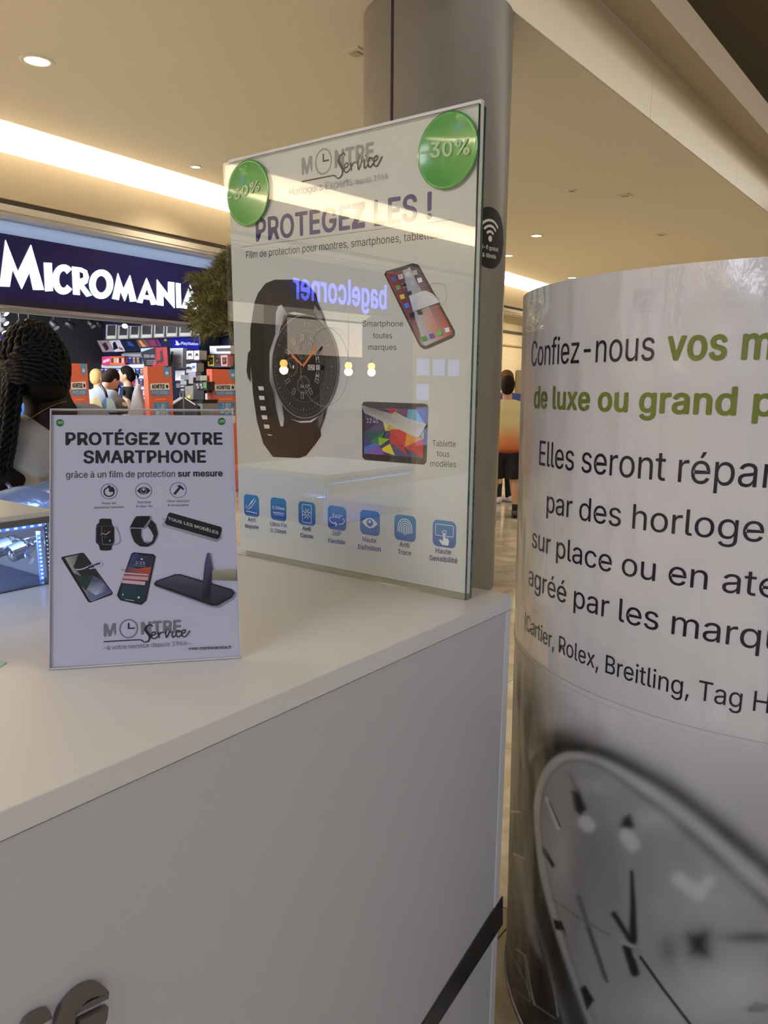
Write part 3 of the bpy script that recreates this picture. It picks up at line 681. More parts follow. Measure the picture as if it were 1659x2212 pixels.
# round green discount stickers on the front glass
GREEN = mat('green_glossy_foil', (70, 146, 62), .28, noise=.05, coat=.6)
gl0 = P1(0, bF, 0)
def gpix(px, py): q = onpl(px, py, gl0, B); return (-(q - K).dot(A), q.z)
def gto(u, v, l): return KK(-u, bF - .0018 - l, v)
for (cx, cy_, rx, lab, lt, rt_) in ((535, 417, 46, 'green round discount sticker on the left top corner of the large poster', (492, 438, 563, 410, 21, 1), (0, 0)), (966, 325, 65, 'green round discount sticker on the right top corner of the large poster', (908, 343, 1017, 333, 31, 0), (0, 0))):
    c = gpix(cx, cy_); R_ = (gpix(cx + rx, cy_)[0] - gpix(cx - rx, cy_)[0]) / 2
    g = thing('discount_sticker', lab, 'sticker', gto(c[0], c[1], 0), 'round discount stickers')
    o = gto(c[0], c[1], -.0018)
    MB().lathe(o, [(R_, 0), (R_ * .995, .0007), (R_ * .93, .0011), (R_ * .92, .0008), (0, .0008)], 48, -B).build('sticker_disc', GREEN, g, True)
    p = Print(gpix, gto); x0, y0, x1, y1, h, _ = lt
    p.text('-30%', (x0 + 1, y0), (x1 - 1, y0 + (y1 - y0)), (x0 + 1, y0 - h), (172, 196, 150) if _ == 0 else (188, 204, 164), .03)
    p.build('discount_text', g)
# ------------------------------------------------------------------ the small leaning sign in its acrylic holder
bl = onz(105, 1447, ZC + .001); br = onz(521, 1421, ZC + .001)
su = (br - bl).normalized(); sw = (br - bl).length
TL = math.radians(21); snb = Z.cross(su).normalized()            # horizontal, away from the viewer
if snb.y < 0: snb = -snb
sup = (Z * math.cos(TL) + snb * math.sin(TL)).normalized(); sn = su.cross(sup).normalized()
if sn.dot(FW) > 0: sn = -sn                                      # towards the viewer
SH = .383
ss = thing('tabletop_sign', 'small white leaflet sign in a clear acrylic holder leaning on the counter', 'sign', bl + su * sw / 2)
MB().box(bl, su * sw, sup * SH, -sn * .0025).build('front_sheet', ACRYL, ss)
MB().box(bl - sn * .0047, su * sw, sup * SH, -sn * .0022).build('back_sheet', ACRYL, ss)
edge = mat('acrylic_edge', (206, 204, 208), .12, spec=.9)
e = MB(); t_ = .0011
e.box(bl + sn * .0002, su * t_, sup * SH, -sn * .0069); e.box(bl + su * (sw - t_) + sn * .0002, su * t_, sup * SH, -sn * .0069)
e.box(bl + sup * (SH - t_) + sn * .0002, su * sw, sup * t_, -sn * .0069); e.box(bl + sn * .0002, su * sw, sup * .0022, -sn * .0069)
e.build('sheet_edge', edge, ss)
# foot folded back under the sign
top = bl + sup * SH - sn * .007
MB().box(bl - sn * .006 + Z * .0004, su * sw, snb * .11, Z * .0024).build('foot', ACRYL, ss)
sp0 = bl - sn * .0038
MB().box(sp0 + sup * .003 + su * .0015, su * (sw - .003), sup * (SH - .0115), -sn * .0006).build('paper_sheet', mat('sign_paper', (206, 206, 222), .55, noise=.01), ss); paper = [x for x in ss.children if x.name.startswith('paper_sheet')][0]
def spix(px, py): q = onpl(px, py, sp0, sn); return ((q - sp0).dot(su), (q - sp0).dot(sup))
def sto(u, v, l): return sp0 + su * u + sup * v + sn * (.00025 + l)
z4 = lambda x, y: (100 + x / 3.749, 870 + y / 3.749)
def T4(p, s_, x0, y0, x1, y1, h, col, bold=0.0): p.text(s_, z4(x0, y0), z4(x1, y1), z4(x0, y0 - h), col, bold)
DK = (42, 38, 44)
p = Print(spix, sto, .0001)
T4(p, 'PROTÉGEZ VOTRE', 155, 341, 1428, 337, 97, DK, .035)
T4(p, 'SMARTPHONE', 300, 488, 1294, 482, 97, DK, .035)
T4(p, 'grâce à un film de protection ', 160, 609, 1042, 600, 52, (50, 46, 56), 0)
T4(p, 'sur mesure', 1066, 599, 1428, 595, 49, DK, .03)
p.build('headline', paper)
for (x, y) in ((111, 163), (1420, 152)):
    p = Print(spix, sto, .0001); p.disc(z4(x, y), 32 / 3.749, 30 / 3.749, (34, 122, 46), 28); T4(p, '-30%', x - 28, y + 9, x + 26, y + 8, 20, (220, 235, 220), .02); p.build('discount_dot', paper)
C_ = lambda pts: [z4(*q) for q in pts]; ik = (40, 36, 44)
for n_, (x, y), cap in ((0, (508, 718), (('Pose en', 452, 823, 563, 821), ('quelques minutes', 386, 857, 629, 852))), (1, (788, 713), (('Invisible', 738, 815, 848, 813), ('& ultra-fin', 728, 848, 858, 846))), (2, (1068, 708), (('Ultra résistant', 976, 806, 1162, 803), ('& incassable', 984, 838, 1154, 836)))):
    p = Print(spix, sto, .0001); p.ring(z4(x, y), 66 / 3.749, 61 / 3.749, .0007, (70, 66, 78))
    if n_ == 0:
        p.line(C_([(508 + 40 * math.cos(a), 722 + 37 * math.sin(a)) for a in [math.pi * k / 12 for k in range(0, 19)]]), .0019, ik)
        p.poly(C_([(508, 678), (530, 680), (552, 700), (554, 724), (508, 722)]), ik); p.poly(C_([(498, 670), (518, 670), (518, 682), (498, 682)]), ik); p.poly(C_([(536, 682), (548, 690), (542, 698), (530, 690)]), ik)
    elif n_ == 1:
        p.poly(C_([(734, 714), (760, 690), (790, 682), (820, 690), (844, 712), (820, 734), (790, 744), (760, 736)]), ik); p.disc(z4(789, 713), 24 / 3.749, 25 / 3.749, (196, 194, 208), 20); p.disc(z4(789, 713), 20 / 3.749, 21 / 3.749, (44, 40, 50), 20); p.disc(z4(789, 704), 9 / 3.749, 9 / 3.749, (220, 220, 230), 14)
    else:
        p.line(C_([(1036, 742), (1078, 690)]), .0034, ik); p.poly(C_([(1056, 672), (1082, 666), (1104, 684), (1116, 700), (1104, 708), (1092, 694), (1078, 698), (1070, 682)]), ik)
    p.build('feature_icon', paper)
    for (s_, x0, y0, x1, y1) in cap:
        p = Print(spix, sto, .0001); T4(p, s_, x0, y0, x1, y1, 18, (66, 62, 74)); p.build('caption_line', paper)
# watches
p = Print(spix, sto, .0001)
bk, dk2 = (26, 24, 30), (52, 50, 58)
p.poly(C_([(430, 945), (450, 938), (520, 940), (530, 950), (532, 985), (545, 1000), (400, 1000), (412, 985), (428, 970)]), bk)
p.poly(C_([(402, 1010), (415, 995), (535, 995), (552, 1010), (552, 1130), (538, 1146), (415, 1146), (400, 1130)]), (58, 56, 72)); p.poly(C_([(412, 1015), (422, 1004), (520, 1004), (546, 1016), (546, 1126), (530, 1140), (424, 1138), (412, 1124)]), (20, 18, 24))
p.poly(C_([(420, 1146), (545, 1146), (530, 1165), (530, 1190), (500, 1198), (440, 1196), (432, 1185), (430, 1165)]), bk)
p.line(C_([(446, 1056), (482, 1068), (516, 1042)]), .0009, (220, 220, 224)); p.disc(z4(440, 1068), 2, 2, (150, 60, 60), 12); p.disc(z4(478, 1088), 2.6, 2.6, (60, 60, 90), 12); p.disc(z4(516, 1118), 2, 2, (120, 200, 180), 12); p.disc(z4(474, 1040), 1.5, 1.5, (90, 90, 110), 12)
p.line(C_([(450, 1000), (456, 1136), (480, 1150), (570, 1146), (598, 1120), (590, 1060), (560, 1000)]), .0008, (128, 126, 138), smooth=4)
p.poly(C_([(676, 1010), (720, 930), (735, 920), (838, 918), (848, 930), (790, 1012), (780, 1018), (690, 1016)]), (24, 22, 28)); p.poly(C_([(838, 918), (850, 925), (850, 955), (800, 1020), (785, 1018), (840, 940)]), (130, 128, 138))
p.line(C_([(680, 1014), (786, 1018)]), .0012, (170, 168, 176))
p.poly(C_([(680, 1020), (770, 1022), (768, 1080), (790, 1130), (830, 1140), (860, 1120), (870, 1080), (850, 1040), (822, 1000), (850, 950), (885, 985), (904, 1060), (895, 1090), (870, 1140), (820, 1168), (760, 1165), (715, 1130), (690, 1070)]), (34, 32, 38))
p.disc(z4(822, 1132), 4, 2.2, (140, 136, 140), 14)
p.build('smartwatch_pictures', paper)
p = Print(spix, sto, .0001)
p.poly(C_([(935, 930), (950, 960), (930, 1000), (1380, 1130), (1420, 1100), (1424, 1010), (1400, 1000)]), (140, 138, 152), [(178, 177, 192)] * 3 + [(150, 148, 162)] * 2 + [(170, 168, 182)] * 2)
p.poly(C_([(984, 905), (1000, 888), (1410, 1004), (1424, 1024), (1404, 1092), (1384, 1106), (976, 990), (960, 972)]), (34, 33, 38))
p.text('TOUS LES MODÈLES', z4(986, 948), z4(1394, 1066), z4(988, 925), (206, 206, 212), .03)
p.build('model_banner', paper)
# phones
p = Print(spix, sto, .0001)
p.poly(C_([(120, 1258), (128, 1248), (290, 1214), (308, 1220), (540, 1540), (532, 1556), (356, 1618), (338, 1612)]), (26, 24, 30))
p.poly(C_([(150, 1256), (285, 1222), (304, 1228), (532, 1540), (375, 1604), (354, 1606)]), (90, 100, 110), [(176, 182, 170), (60, 66, 66), (50, 56, 58), (98, 98, 150), (190, 194, 214), (120, 130, 160)])
p.poly(C_([(260, 1232), (300, 1226), (450, 1435), (380, 1400), (300, 1420), (220, 1330)]), (36, 44, 42)); p.poly(C_([(220, 1380), (300, 1410), (380, 1410), (320, 1520), (280, 1480)]), (38, 66, 58)); p.poly(C_([(380, 1430), (470, 1460), (500, 1520), (400, 1560), (330, 1510)]), (110, 120, 160), [(60, 66, 84), (120, 130, 170), (70, 70, 120), (190, 196, 214), (150, 160, 170)])
p.line(C_([(240, 1352), (300, 1345), (420, 1290), (450, 1300), (440, 1325), (350, 1345)]), .0016, (206, 204, 222), smooth=4); p.line(C_([(340, 1330), (436, 1300)]), .002, (70, 66, 130))
p.poly(C_([(572, 1560), (690, 1222), (710, 1212), (866, 1226), (886, 1246), (812, 1600), (770, 1638), (600, 1600)]), (30, 30, 40))
p.poly(C_([(586, 1560), (698, 1228), (740, 1222), (760, 1236), (830, 1242), (872, 1240), (876, 1255), (796, 1598), (766, 1620), (606, 1590)]), (70, 70, 90), [(20, 40, 48), (70, 84, 130), (66, 76, 120), (50, 56, 96), (44, 50, 86), (48, 48, 80), (60, 50, 70), (40, 80, 90), (30, 60, 70), (30, 70, 76)])
p.poly(C_([(662, 1330), (740, 1345), (852, 1330), (846, 1370), (644, 1372)]), (190, 82, 56), [(96, 84, 120), (180, 90, 60), (196, 90, 50), (190, 76, 56), (110, 70, 90)])
p.poly(C_([(640, 1372), (846, 1368), (826, 1440), (616, 1440)]), (150, 86, 84), [(120, 80, 110), (170, 80, 60), (150, 90, 90), (130, 80, 90)]); p.poly(C_([(634, 1375), (828, 1390), (824, 1400), (632, 1386)]), (214, 180, 180)); p.poly(C_([(628, 1400), (826, 1412), (822, 1440), (620, 1424)]), (206, 160, 160)); p.poly(C_([(616, 1436), (804, 1450), (798, 1478), (610, 1460)]), (214, 176, 176))
p.text('2:23', z4(724, 1308), z4(800, 1314), z4(728, 1284), (206, 206, 216)); p.line(C_([(700, 1318), (812, 1328)]), .0005, (170, 170, 190)); p.poly(C_([(766, 1262), (782, 1264), (782, 1274), (766, 1272)]), (220, 220, 225))
p.line(C_([(606, 1354), (640, 1358)]), .0008, (60, 58, 90)); p.line(C_([(640, 1594), (712, 1604)]), .0008, (210, 210, 214)); p.disc(z4(622, 1554), 1.4, 2, (220, 220, 224), 10); p.disc(z4(750, 1578), 2.6, 2.2, (210, 210, 216), 12)
p.poly(C_([(870, 1480), (890, 1450), (1050, 1390), (1090, 1390), (1500, 1510), (1530, 1545), (1510, 1590), (1390, 1660), (1340, 1660), (900, 1500)]), (150, 150, 164)); p.poly(C_([(870, 1468), (890, 1444), (1045, 1390), (1090, 1390), (1500, 1510), (1528, 1540), (1505, 1580), (1390, 1646), (1340, 1646), (890, 1486)]), (38, 40, 50))
p.poly(C_([(900, 1452), (1050, 1400), (1085, 1400), (1510, 1528), (1500, 1560), (1370, 1620), (1330, 1616), (900, 1468)]), (72, 76, 92), [(70, 72, 86), (84, 88, 104), (80, 84, 100), (58, 60, 72), (52, 54, 66), (50, 52, 64), (50, 52, 66), (64, 66, 80)])
p.poly(C_([(1310, 1216), (1325, 1222), (1345, 1330), (1352, 1400), (1336, 1440), (1330, 1610), (1262, 1590), (1272, 1420), (1282, 1320), (1300, 1230)]), (50, 48, 74), [(60, 60, 100), (96, 92, 130), (84, 80, 110), (40, 38, 60), (36, 34, 54), (30, 30, 44), (34, 34, 48), (44, 42, 70), (60, 58, 88), (70, 68, 100)])
p.poly(C_([(1344, 1358), (1536, 1350), (1538, 1442), (1344, 1436)]), (150, 146, 120), [(160, 156, 134), (176, 172, 146), (120, 118, 96), (140, 138, 112)])
p.build('phone_pictures', paper)
p = Print(spix, sto, .0001)
lo = spix(*z4(465, 1880)); hi = spix(*z4(1095, 1850)); logo(p, (lo[0], (lo[1] + hi[1]) / 2 - .0015), hi[0] - lo[0], '', (132, 130, 140), (34, 30, 40))
T4(p, '–à votre service depuis 1966–', 464, 2002, 1164, 1962, 36, (110, 108, 122), 0); T4(p, 'www.montreservice.fr', 1152, 2004, 1500, 1990, 26, (52, 48, 58), .025)
p.build('shop_logo', paper)

# leaflet corner lying on the counter at the left
q0 = onz(14, 1431, ZC + .0005)
lf = MB().slab([onz(14, 1431, ZC + .0005), onz(1, 1441, ZC + .0005), onz(-60, 1432, ZC + .0005), onz(-50, 1420, ZC + .0005)], Z * .0006).build('leaflet', mat('mint_leaflet', (182, 226, 214), .4))
props(lf, 'pale mint leaflet corner lying on the counter at the left', 'leaflet')

# ------------------------------------------------------------------ glass display case on the counter
a0, a1, b1, b0 = .757, 1.165, -.495, -.90; zc0, zc1 = ZC, 1.247
dc = thing('display_case', 'low glass display case with white lid and blue-white strips of light', 'display case', KK(.95, -1.0, ZC))
MB().box(KK(a0, b0, zc1 - .012), A * (a1 - a0), B * (b1 - b0), Z * .012).build('lid', LAM, dc)
FRM = mat('brushed_frame', (120, 122, 128), .3, metal=.8)
MB().box(KK(a0 - .002, b0, zc1 - .022), A * .01, B * (b1 - b0 + .001), Z * .012).build('front_rail', FRM, dc)
MB().box(KK(a0, b0, zc0 + .003), A * .004, B * (b1 - b0), Z * (zc1 - zc0 - .025)).build('front_pane', CASEGL, dc)
MB().box(KK(a0 + .004, b1 - .004, zc0 + .003), A * (a1 - a0 - .01), B * .004, Z * (zc1 - zc0 - .016)).build('end_pane', CASEGL, dc)
MB().box(KK(a1 - .012, b0, zc0 + .001), A * .012, B * (b1 - b0 - .006), Z * (zc1 - zc0 - .014)).build('back_panel', mat('case_back_panel', (120, 124, 150), .3), dc)
MB().box(KK(a0 + .005, b0, zc0 + .0005), A * (a1 - a0 - .02), B * (b1 - b0 - .006), Z * .003).build('case_floor', mat('case_floor_mirror', (40, 44, 60), .15, spec=.8), dc)
LED = mat('led_glow', (190, 215, 255), emit=(150, 190, 255), estr=3)
LEDS = mat('led_strip_band', (130, 160, 230), emit=(110, 150, 255), estr=.6)
MB().box(KK(a0 + .008, b0, zc1 - .030), A * .01, B * (b1 - b0 - .02), Z * .007).build('led_band', LEDS, dc)
vb = onpl(89, 1220, KK(a0 + .03, 0, 0), A); vbb = (vb - K).dot(B)
MB().box(KK(a0 + .03, vbb - .004, zc0 + .004), A * .003, B * .008, Z * .100).build('led_band', LEDS, dc)
MB().box(KK(a0 + .012, b1 - .02, zc0 + .004), A * .004, B * .007, Z * .125).build('corner_post', FRM, dc)
mb = MB()
for k in range(12): mb.cbox(KK(a0 + .029, vbb, zc0 + .009 + k * .0082), (.001, .004, .003), (A, B, Z))
for k in range(23): mb.cbox(KK(a0 + .0075, b1 - .03 - k * .016, zc1 - .0265), (.001, .006, .003), (A, B, Z))
for k in range(14): mb.cbox(KK(a0 + .011, b1 - .0165, zc0 + .01 + k * .0085), (.001, .0016, .0016), (A, B, Z))
mb.build('led_dots', LED, dc)
area('display_case_led', KK(a0 + .03, (b0 + b1) / 2, zc1 - .035), A - Z * .25, .36, .02, 2.2, (.5, .68, 1), B)
CHR = mat('chrome', (210, 216, 228), .12, metal=1.0, noise=.02)
def bullet(cpx, tip, r, label=None, pl=a0 + .07):
    n0 = onpl(cpx[0], cpx[1], KK(pl, 0, 0), A); n1 = onpl(tip[0], tip[1], KK(pl, 0, 0), A); ax = n1 - n0; L = ax.length
    prof = [(r * .5, .1 * L), (r * .8, 0), (r * .97, .0), (r, .02 * L), (r, .34 * L)]
    for k in range(4): prof += [(r * 1.05, (.36 + .05 * k) * L), (r * .98, (.385 + .05 * k) * L)]
    prof += [(r * .95, .64 * L), (r * .8, .78 * L), (r * .55, .9 * L), (r * .2, .98 * L), (0, L)]
    return n0, ax, L, MB().lathe(n0, prof, 24, ax)
orn = thing('rocket_ornament', 'pair of chrome bullet-shaped tubes with fins inside the glass display case', 'ornament', KK(a0 + .09, -.7, ZC))
n0, ax, L, m_ = bullet((22, 1197), (76, 1173), .0175); m_.build('front_tube', CHR, orn, True)
mm, axx, LL, m2 = bullet((-14, 1190), (48, 1164), .0175, pl=a0 + .115); m2.build('rear_tube', CHR, orn, True)
d_ = ax.normalized(); upv = d_.cross(A).normalized()
if upv.z < 0: upv = -upv
FIN = mat('white_fin', (226, 232, 240), .3)
q = [onpl(x, y, KK(a0 + .066, 0, 0), A) for x, y in ((60, 1194), (74, 1208), (71, 1217), (64, 1219))]
MB().slab(q, A * .002).build('fin', FIN, orn)
q = [onpl(x, y, KK(a0 + .054, 0, 0), A) for x, y in ((50, 1182), (54, 1190), (56, 1205), (52, 1200))]
MB().slab(q, A * .002).build('fin', FIN, orn)
t0, t1 = onpl(74, 1172, KK(a0 + .07, 0, 0), A), onpl(108, 1156, KK(a0 + .07, 0, 0), A)
MB().tube([t0, t1], .0035, 10).build('arm', CHR, orn, True)
t0, t1 = onpl(48, 1167, KK(a0 + .09, 0, 0), A), onpl(84, 1156, KK(a0 + .09, 0, 0), A)
MB().tube([t0, t1], .0022, 10).build('arm', CHR, orn, True)
kk = onpl(84, 1152, KK(a0 + .07, 0, 0), A)
MB().lathe(kk - Z * .004, [(0, 0), (.0045, 0), (.006, .003), (.0045, .006), (.0045, .008), (0, .009)], 14).build('knob', CHR, orn, True)
MB().tube([kk - Z * .004, Vector((kk.x, kk.y, ZC + .0035))], .0025, 8).build('stand_rod', CHR, orn, True)

# ------------------------------------------------------------------ curved banner (cylinder, a little narrower at the foot)
BS = 1.17; BC = Vector((.73132 * BS, 1.4658 * BS, 0)); BR0 = .5 * BS; BK = .0145
zTop = 1.5 + .16362 * BS; zSeam = 1.5 - .49284 * BS
def brad(z): return BR0 + BK * (z - 1.5)
def bhit(px, py):
    v = ray(px, py); r = BR0
    for _ in range(4):
        o = CAM - BC; a = v.x ** 2 + v.y ** 2; b = 2 * (o.x * v.x + o.y * v.y); c = o.x ** 2 + o.y ** 2 - r * r
        t = (-b - math.sqrt(max(0, b * b - 4 * a * c))) / (2 * a); q = CAM + v * t; r = brad(q.z)
    return q
q = bhit(1450, 1100); BA0 = math.atan2(q.y - BC.y, q.x - BC.x)
def bpix(px, py):
    q = bhit(px, py); a = math.atan2(q.y - BC.y, q.x - BC.x) - BA0
    a = (a + math.pi) % (2 * math.pi) - math.pi; return (a * BR0, q.z)
def bto(u, v, l):
    a = BA0 + u / BR0; r = brad(v) + .0016 + l; return BC + Vector((math.cos(a) * r, math.sin(a) * r, v))
def film(nt, p):
    tc = nt.nodes.new('ShaderNodeTexCoord'); mp = nt.nodes.new('ShaderNodeMapping'); mp.inputs['Scale'].default_value = (1, 1, .45)
    nt.links.new(tc.outputs['Object'], mp.inputs[0])
    n1 = nt.nodes.new('ShaderNodeTexNoise'); n1.inputs['Scale'].default_value = 150; n1.inputs['Detail'].default_value = 3
    n2 = nt.nodes.new('ShaderNodeTexNoise'); n2.inputs['Scale'].default_value = 7; n2.inputs['Detail'].default_value = 2
    nt.links.new(mp.outputs[0], n1.inputs['Vector']); nt.links.new(mp.outputs[0], n2.inputs['Vector'])
    ad = nt.nodes.new('ShaderNodeMath'); ad.operation = 'MULTIPLY_ADD'; ad.inputs[1].default_value = .02
    nt.links.new(n1.outputs['Fac'], ad.inputs[0]); nt.links.new(n2.outputs['Fac'], ad.inputs[2])
    b = nt.nodes.new('ShaderNodeBump'); b.inputs['Strength'].default_value = .9; b.inputs['Distance'].default_value = .035
    nt.links.new(ad.outputs[0], b.inputs['Height']); nt.links.new(b.outputs['Normal'], p.inputs['Normal'])
    nt.links.new(b.outputs['Normal'], p.inputs['Coat Normal'])
FILM = attr_mat('glossy_printed_film', .3, coat=.7, bump=film)
FILM2 = attr_mat('printed_photo_film', .4, coat=.1, bump=film, spec=.3)
FILMINK = attr_mat('film_ink', .28, coat=.12, spec=.35)
# the print: soft-edged shapes of a black-and-white watch photograph, laid out on the film
def sdf(P_, poly):
    x, y = P_[:, 0], P_[:, 1]; d = np.full(len(x), 1e9); ins = np.zeros(len(x), bool); n = len(poly)
    for i in range(n):
        ax_, ay = poly[i]; bx, by = poly[(i + 1) % n]; ex, ey = bx - ax_, by - ay
        t = np.clip(((x - ax_) * ex + (y - ay) * ey) / (ex * ex + ey * ey + 1e-9), 0, 1)
        d = np.minimum(d, np.hypot(x - ax_ - t * ex, y - ay - t * ey))
        c = ((ay > y) != (by > y)) & (x < (bx - ax_) * (y - ay) / ((by - ay) if abs(by - ay) > 1e-9 else 1e-9) + ax_); ins ^= c
    return np.where(ins, -d, d)
def sline(P_, pts):
    x, y = P_[:, 0], P_[:, 1]; d = np.full(len(x), 1e9)
    for (ax_, ay), (bx, by) in zip(pts[:-1], pts[1:]):
        ex, ey = bx - ax_, by - ay; t = np.clip(((x - ax_) * ex + (y - ay) * ey) / (ex * ex + ey * ey + 1e-9), 0, 1)
        d = np.minimum(d, np.hypot(x - ax_ - t * ex, y - ay - t * ey))
    return d
def paint(P_):
    """P_ in the zoomed photo's units; returns grey 0..255 as seen, film white = 178"""
    x, y = P_[:, 0], P_[:, 1]
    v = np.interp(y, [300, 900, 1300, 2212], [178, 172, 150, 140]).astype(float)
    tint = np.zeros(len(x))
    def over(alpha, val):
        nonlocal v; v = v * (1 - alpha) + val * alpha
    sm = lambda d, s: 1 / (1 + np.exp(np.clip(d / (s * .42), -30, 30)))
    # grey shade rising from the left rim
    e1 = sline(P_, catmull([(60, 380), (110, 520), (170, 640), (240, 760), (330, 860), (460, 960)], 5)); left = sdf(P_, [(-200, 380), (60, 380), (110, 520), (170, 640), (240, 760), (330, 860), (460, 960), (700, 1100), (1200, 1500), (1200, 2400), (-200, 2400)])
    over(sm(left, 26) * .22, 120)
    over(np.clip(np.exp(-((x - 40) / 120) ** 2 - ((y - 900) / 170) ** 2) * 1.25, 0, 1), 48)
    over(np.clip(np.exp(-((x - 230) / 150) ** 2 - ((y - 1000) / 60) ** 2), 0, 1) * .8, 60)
    # outside of the case at the lower left, bracelet
    over(sm(sdf(P_, [(-200, 1040), (110, 1020), (130, 1100), (100, 1250), (105, 1500), (150, 1750), (210, 2000), (300, 2300), (-200, 2300)]), 8), 58)
    over(sm(sdf(P_, [(60, 1490), (105, 1500), (130, 1640), (180, 1900), (186, 1950), (150, 1900), (110, 1800), (90, 1640)]), 14), 120)
    over(sm(sdf(P_, [(-100, 1690), (60, 1680), (100, 1700), (112, 1830), (60, 1830), (30, 1810), (-100, 1800)]), 8), 8)
    over(sm(sdf(P_, [(-100, 1840), (40, 1840), (120, 1880), (170, 1940), (240, 2200), (-100, 2260)]), 10), 44)
    over(sm(sdf(P_, [(-100, 2090), (30, 2020), (70, 2080), (90, 2300), (-100, 2300)]), 16), 110)
    for pts, w_, val in (([(48, 1298), (90, 1302)], 4, 150), ([(60, 1480), (104, 1502)], 5, 150), ([(90, 1300), (112, 1480)], 3, 110), ([(34, 1880), (90, 1990), (150, 2130), (240, 2190)], 2.5, 130), ([(70, 1890), (110, 1920), (128, 2040), (148, 2130)], 4, 140), ([(150, 1760), (215, 1960), (250, 2180)], 4, 150), ([(100, 1920), (130, 2120), (60, 2060)], 3, 120)):
        over(sm(sline(P_, pts) - w_, 3) * .9, val)
    # watch: dark rim, light bezel, dial
    rim = catmull([(330, 2330), (230, 2030), (165, 1800), (120, 1560), (100, 1330), (104, 1180), (140, 1070), (215, 1012), (330, 1005), (470, 1040), (620, 1120), (800, 1232), (1000, 1390), (1200, 1560)], 4)
    dS = sdf(P_, rim + [(1400, 1700), (1400, 2500), (400, 2500)]); soft = np.interp(x + (y - 1100) * .2, [100, 260, 600], [5, 22, 40])
    al = 1 / (1 + np.exp(np.clip(dS / (soft * .42), -30, 30))); over(al, 44)
    bez = catmull([(420, 2330), (300, 2010), (230, 1800), (168, 1560), (146, 1340), (150, 1230), (190, 1110), (260, 1048), (360, 1042), (480, 1080), (620, 1160), (800, 1275), (1000, 1440), (1200, 1620)], 4)
    dB = sdf(P_, bez + [(1400, 1760), (1400, 2500), (450, 2500)]); al = 1 / (1 + np.exp(np.clip(dB / (np.interp(x, [150, 300, 700], [4, 12, 30]) * .42), -30, 30)))
    over(al, 150); over(al * np.clip(np.exp(-((x - 600) / 200) ** 2 - ((y - 1200) / 90) ** 2), 0, 1) * .5, 168)
    dial = catmull([(455, 2330), (330, 2010), (262, 1800), (200, 1560), (172, 1360), (180, 1230), (215, 1140), (280, 1085), (360, 1080), (460, 1120), (600, 1220), (760, 1340), (960, 1520), (1200, 1740)], 4)
    dD = sdf(P_, dial + [(1400, 1880), (1400, 2500), (500, 2500)])
    over(1 / (1 + np.exp(np.clip(dD / (np.interp(x, [170, 320, 700], [3, 14, 40]) * .42), -30, 30))), 132)
    over(np.clip(np.exp(-((dD + 4) / np.interp(x, [170, 500, 900], [5, 14, 26])) ** 2), 0, 1) * np.interp(x, [180, 420, 1000], [.25, .35, .75]), 92)
    g = lambda cx, cy_, rx, ry, val, k: over(np.clip(np.exp(-((x - cx) / rx) ** 2 - ((y - cy_) / ry) ** 2), 0, 1) * k, val)
    g(400, 1480, 150, 200, 116, .8); g(450, 1700, 120, 160, 120, .5); g(840, 1250, 300, 60, 150, .0); g(260, 1500, 60, 200, 160, .55); g(900, 1700, 220, 130, 148, .55); g(1000, 2060, 240, 150, 160, .8); g(700, 2150, 260, 90, 156, .6); g(420, 2060, 110, 200, 138, .4); g(660, 1330, 130, 50, 158, .5); g(1040, 1560, 120, 70, 150, .3); g(1090, 1840, 120, 24, 84, .75); g(400, 1190, 90, 40, 150, .5)
    # hour markers
    for poly, s_, val in (([(212, 1252), (262, 1366), (254, 1362), (208, 1262)], 2, 38), ([(184, 1452), (196, 1462), (234, 1530), (226, 1540), (186, 1476)], 3, 34), ([(230, 1764), (262, 1772), (280, 1812), (240, 1804)], 3, 34), ([(346, 2060), (366, 2048), (402, 2108), (374, 2150)], 4, 40),
                          ([(312, 1214), (336, 1208), (368, 1286), (346, 1312), (326, 1290)], 7, 40), ([(534, 1330), (556, 1318), (572, 1360), (560, 1384), (524, 1362)], 10, 44), ([(820, 1840), (880, 1830), (884, 1910), (830, 1900)], 26, 34)):
        over(sm(sdf(P_, poly), s_ * 1.6), val)
    for pts, w_, s_, val in (([(200, 1244), (250, 1372)], 7, 6, 172), ([(365, 1345), (380, 1360)], 30, 12, 168), ([(545, 1400), (570, 1440)], 32, 14, 166), ([(770, 1590), (850, 1650)], 30, 20, 166), ([(860, 1640), (900, 1600)], 26, 20, 162), ([(300, 1140), (330, 1210)], 8, 10, 110), ([(226, 1676), (330, 1750), (470, 1830)], 3, 4, 105),
                             ([(338, 1670), (362, 1740), (400, 1860), (450, 2010)], 9, 8, 96), ([(270, 1810), (282, 1830)], 4, 4, 100), ([(380, 1800), (460, 2030)], 5, 5, 80)):
        over(sm(sline(P_, pts) - w_, s_) * .85, val)
    # hands
    over(sm(sline(P_, [(566, 1560), (572, 1700), (572, 1850)]) - np.interp(y, [1560, 1850], [5, 16]), 8), 44)
    over(sm(sline(P_, [(490, 1740), (560, 1850), (590, 1900)]) - 9, 8), 46); over(sm(sline(P_, [(545, 1880), (580, 1990)]) - 17, 8), 44)
    over(sm(sline(P_, [(525, 1860), (600, 1890), (590, 1920)]) - 10, 6), 140); over(sm(np.hypot(x - 590, y - 1905) - 22, 6), 128)
    over(sm(sline(P_, [(604, 1925), (700, 2060), (830, 2230)]) - 4.5, 4), 34)
    g(725, 1890, 40, 60, 88, .5); g(1110, 2150, 50, 14, 100, .6)
    over(sm(sline(P_, [(1075, 2150), (1100, 2128), (1180, 2140)]) - 8, 10) * .5, 100)
    return v
bn = thing('banner_cylinder', 'tall curved white advertising banner with a large watch photograph beside the counter', 'banner', BC)
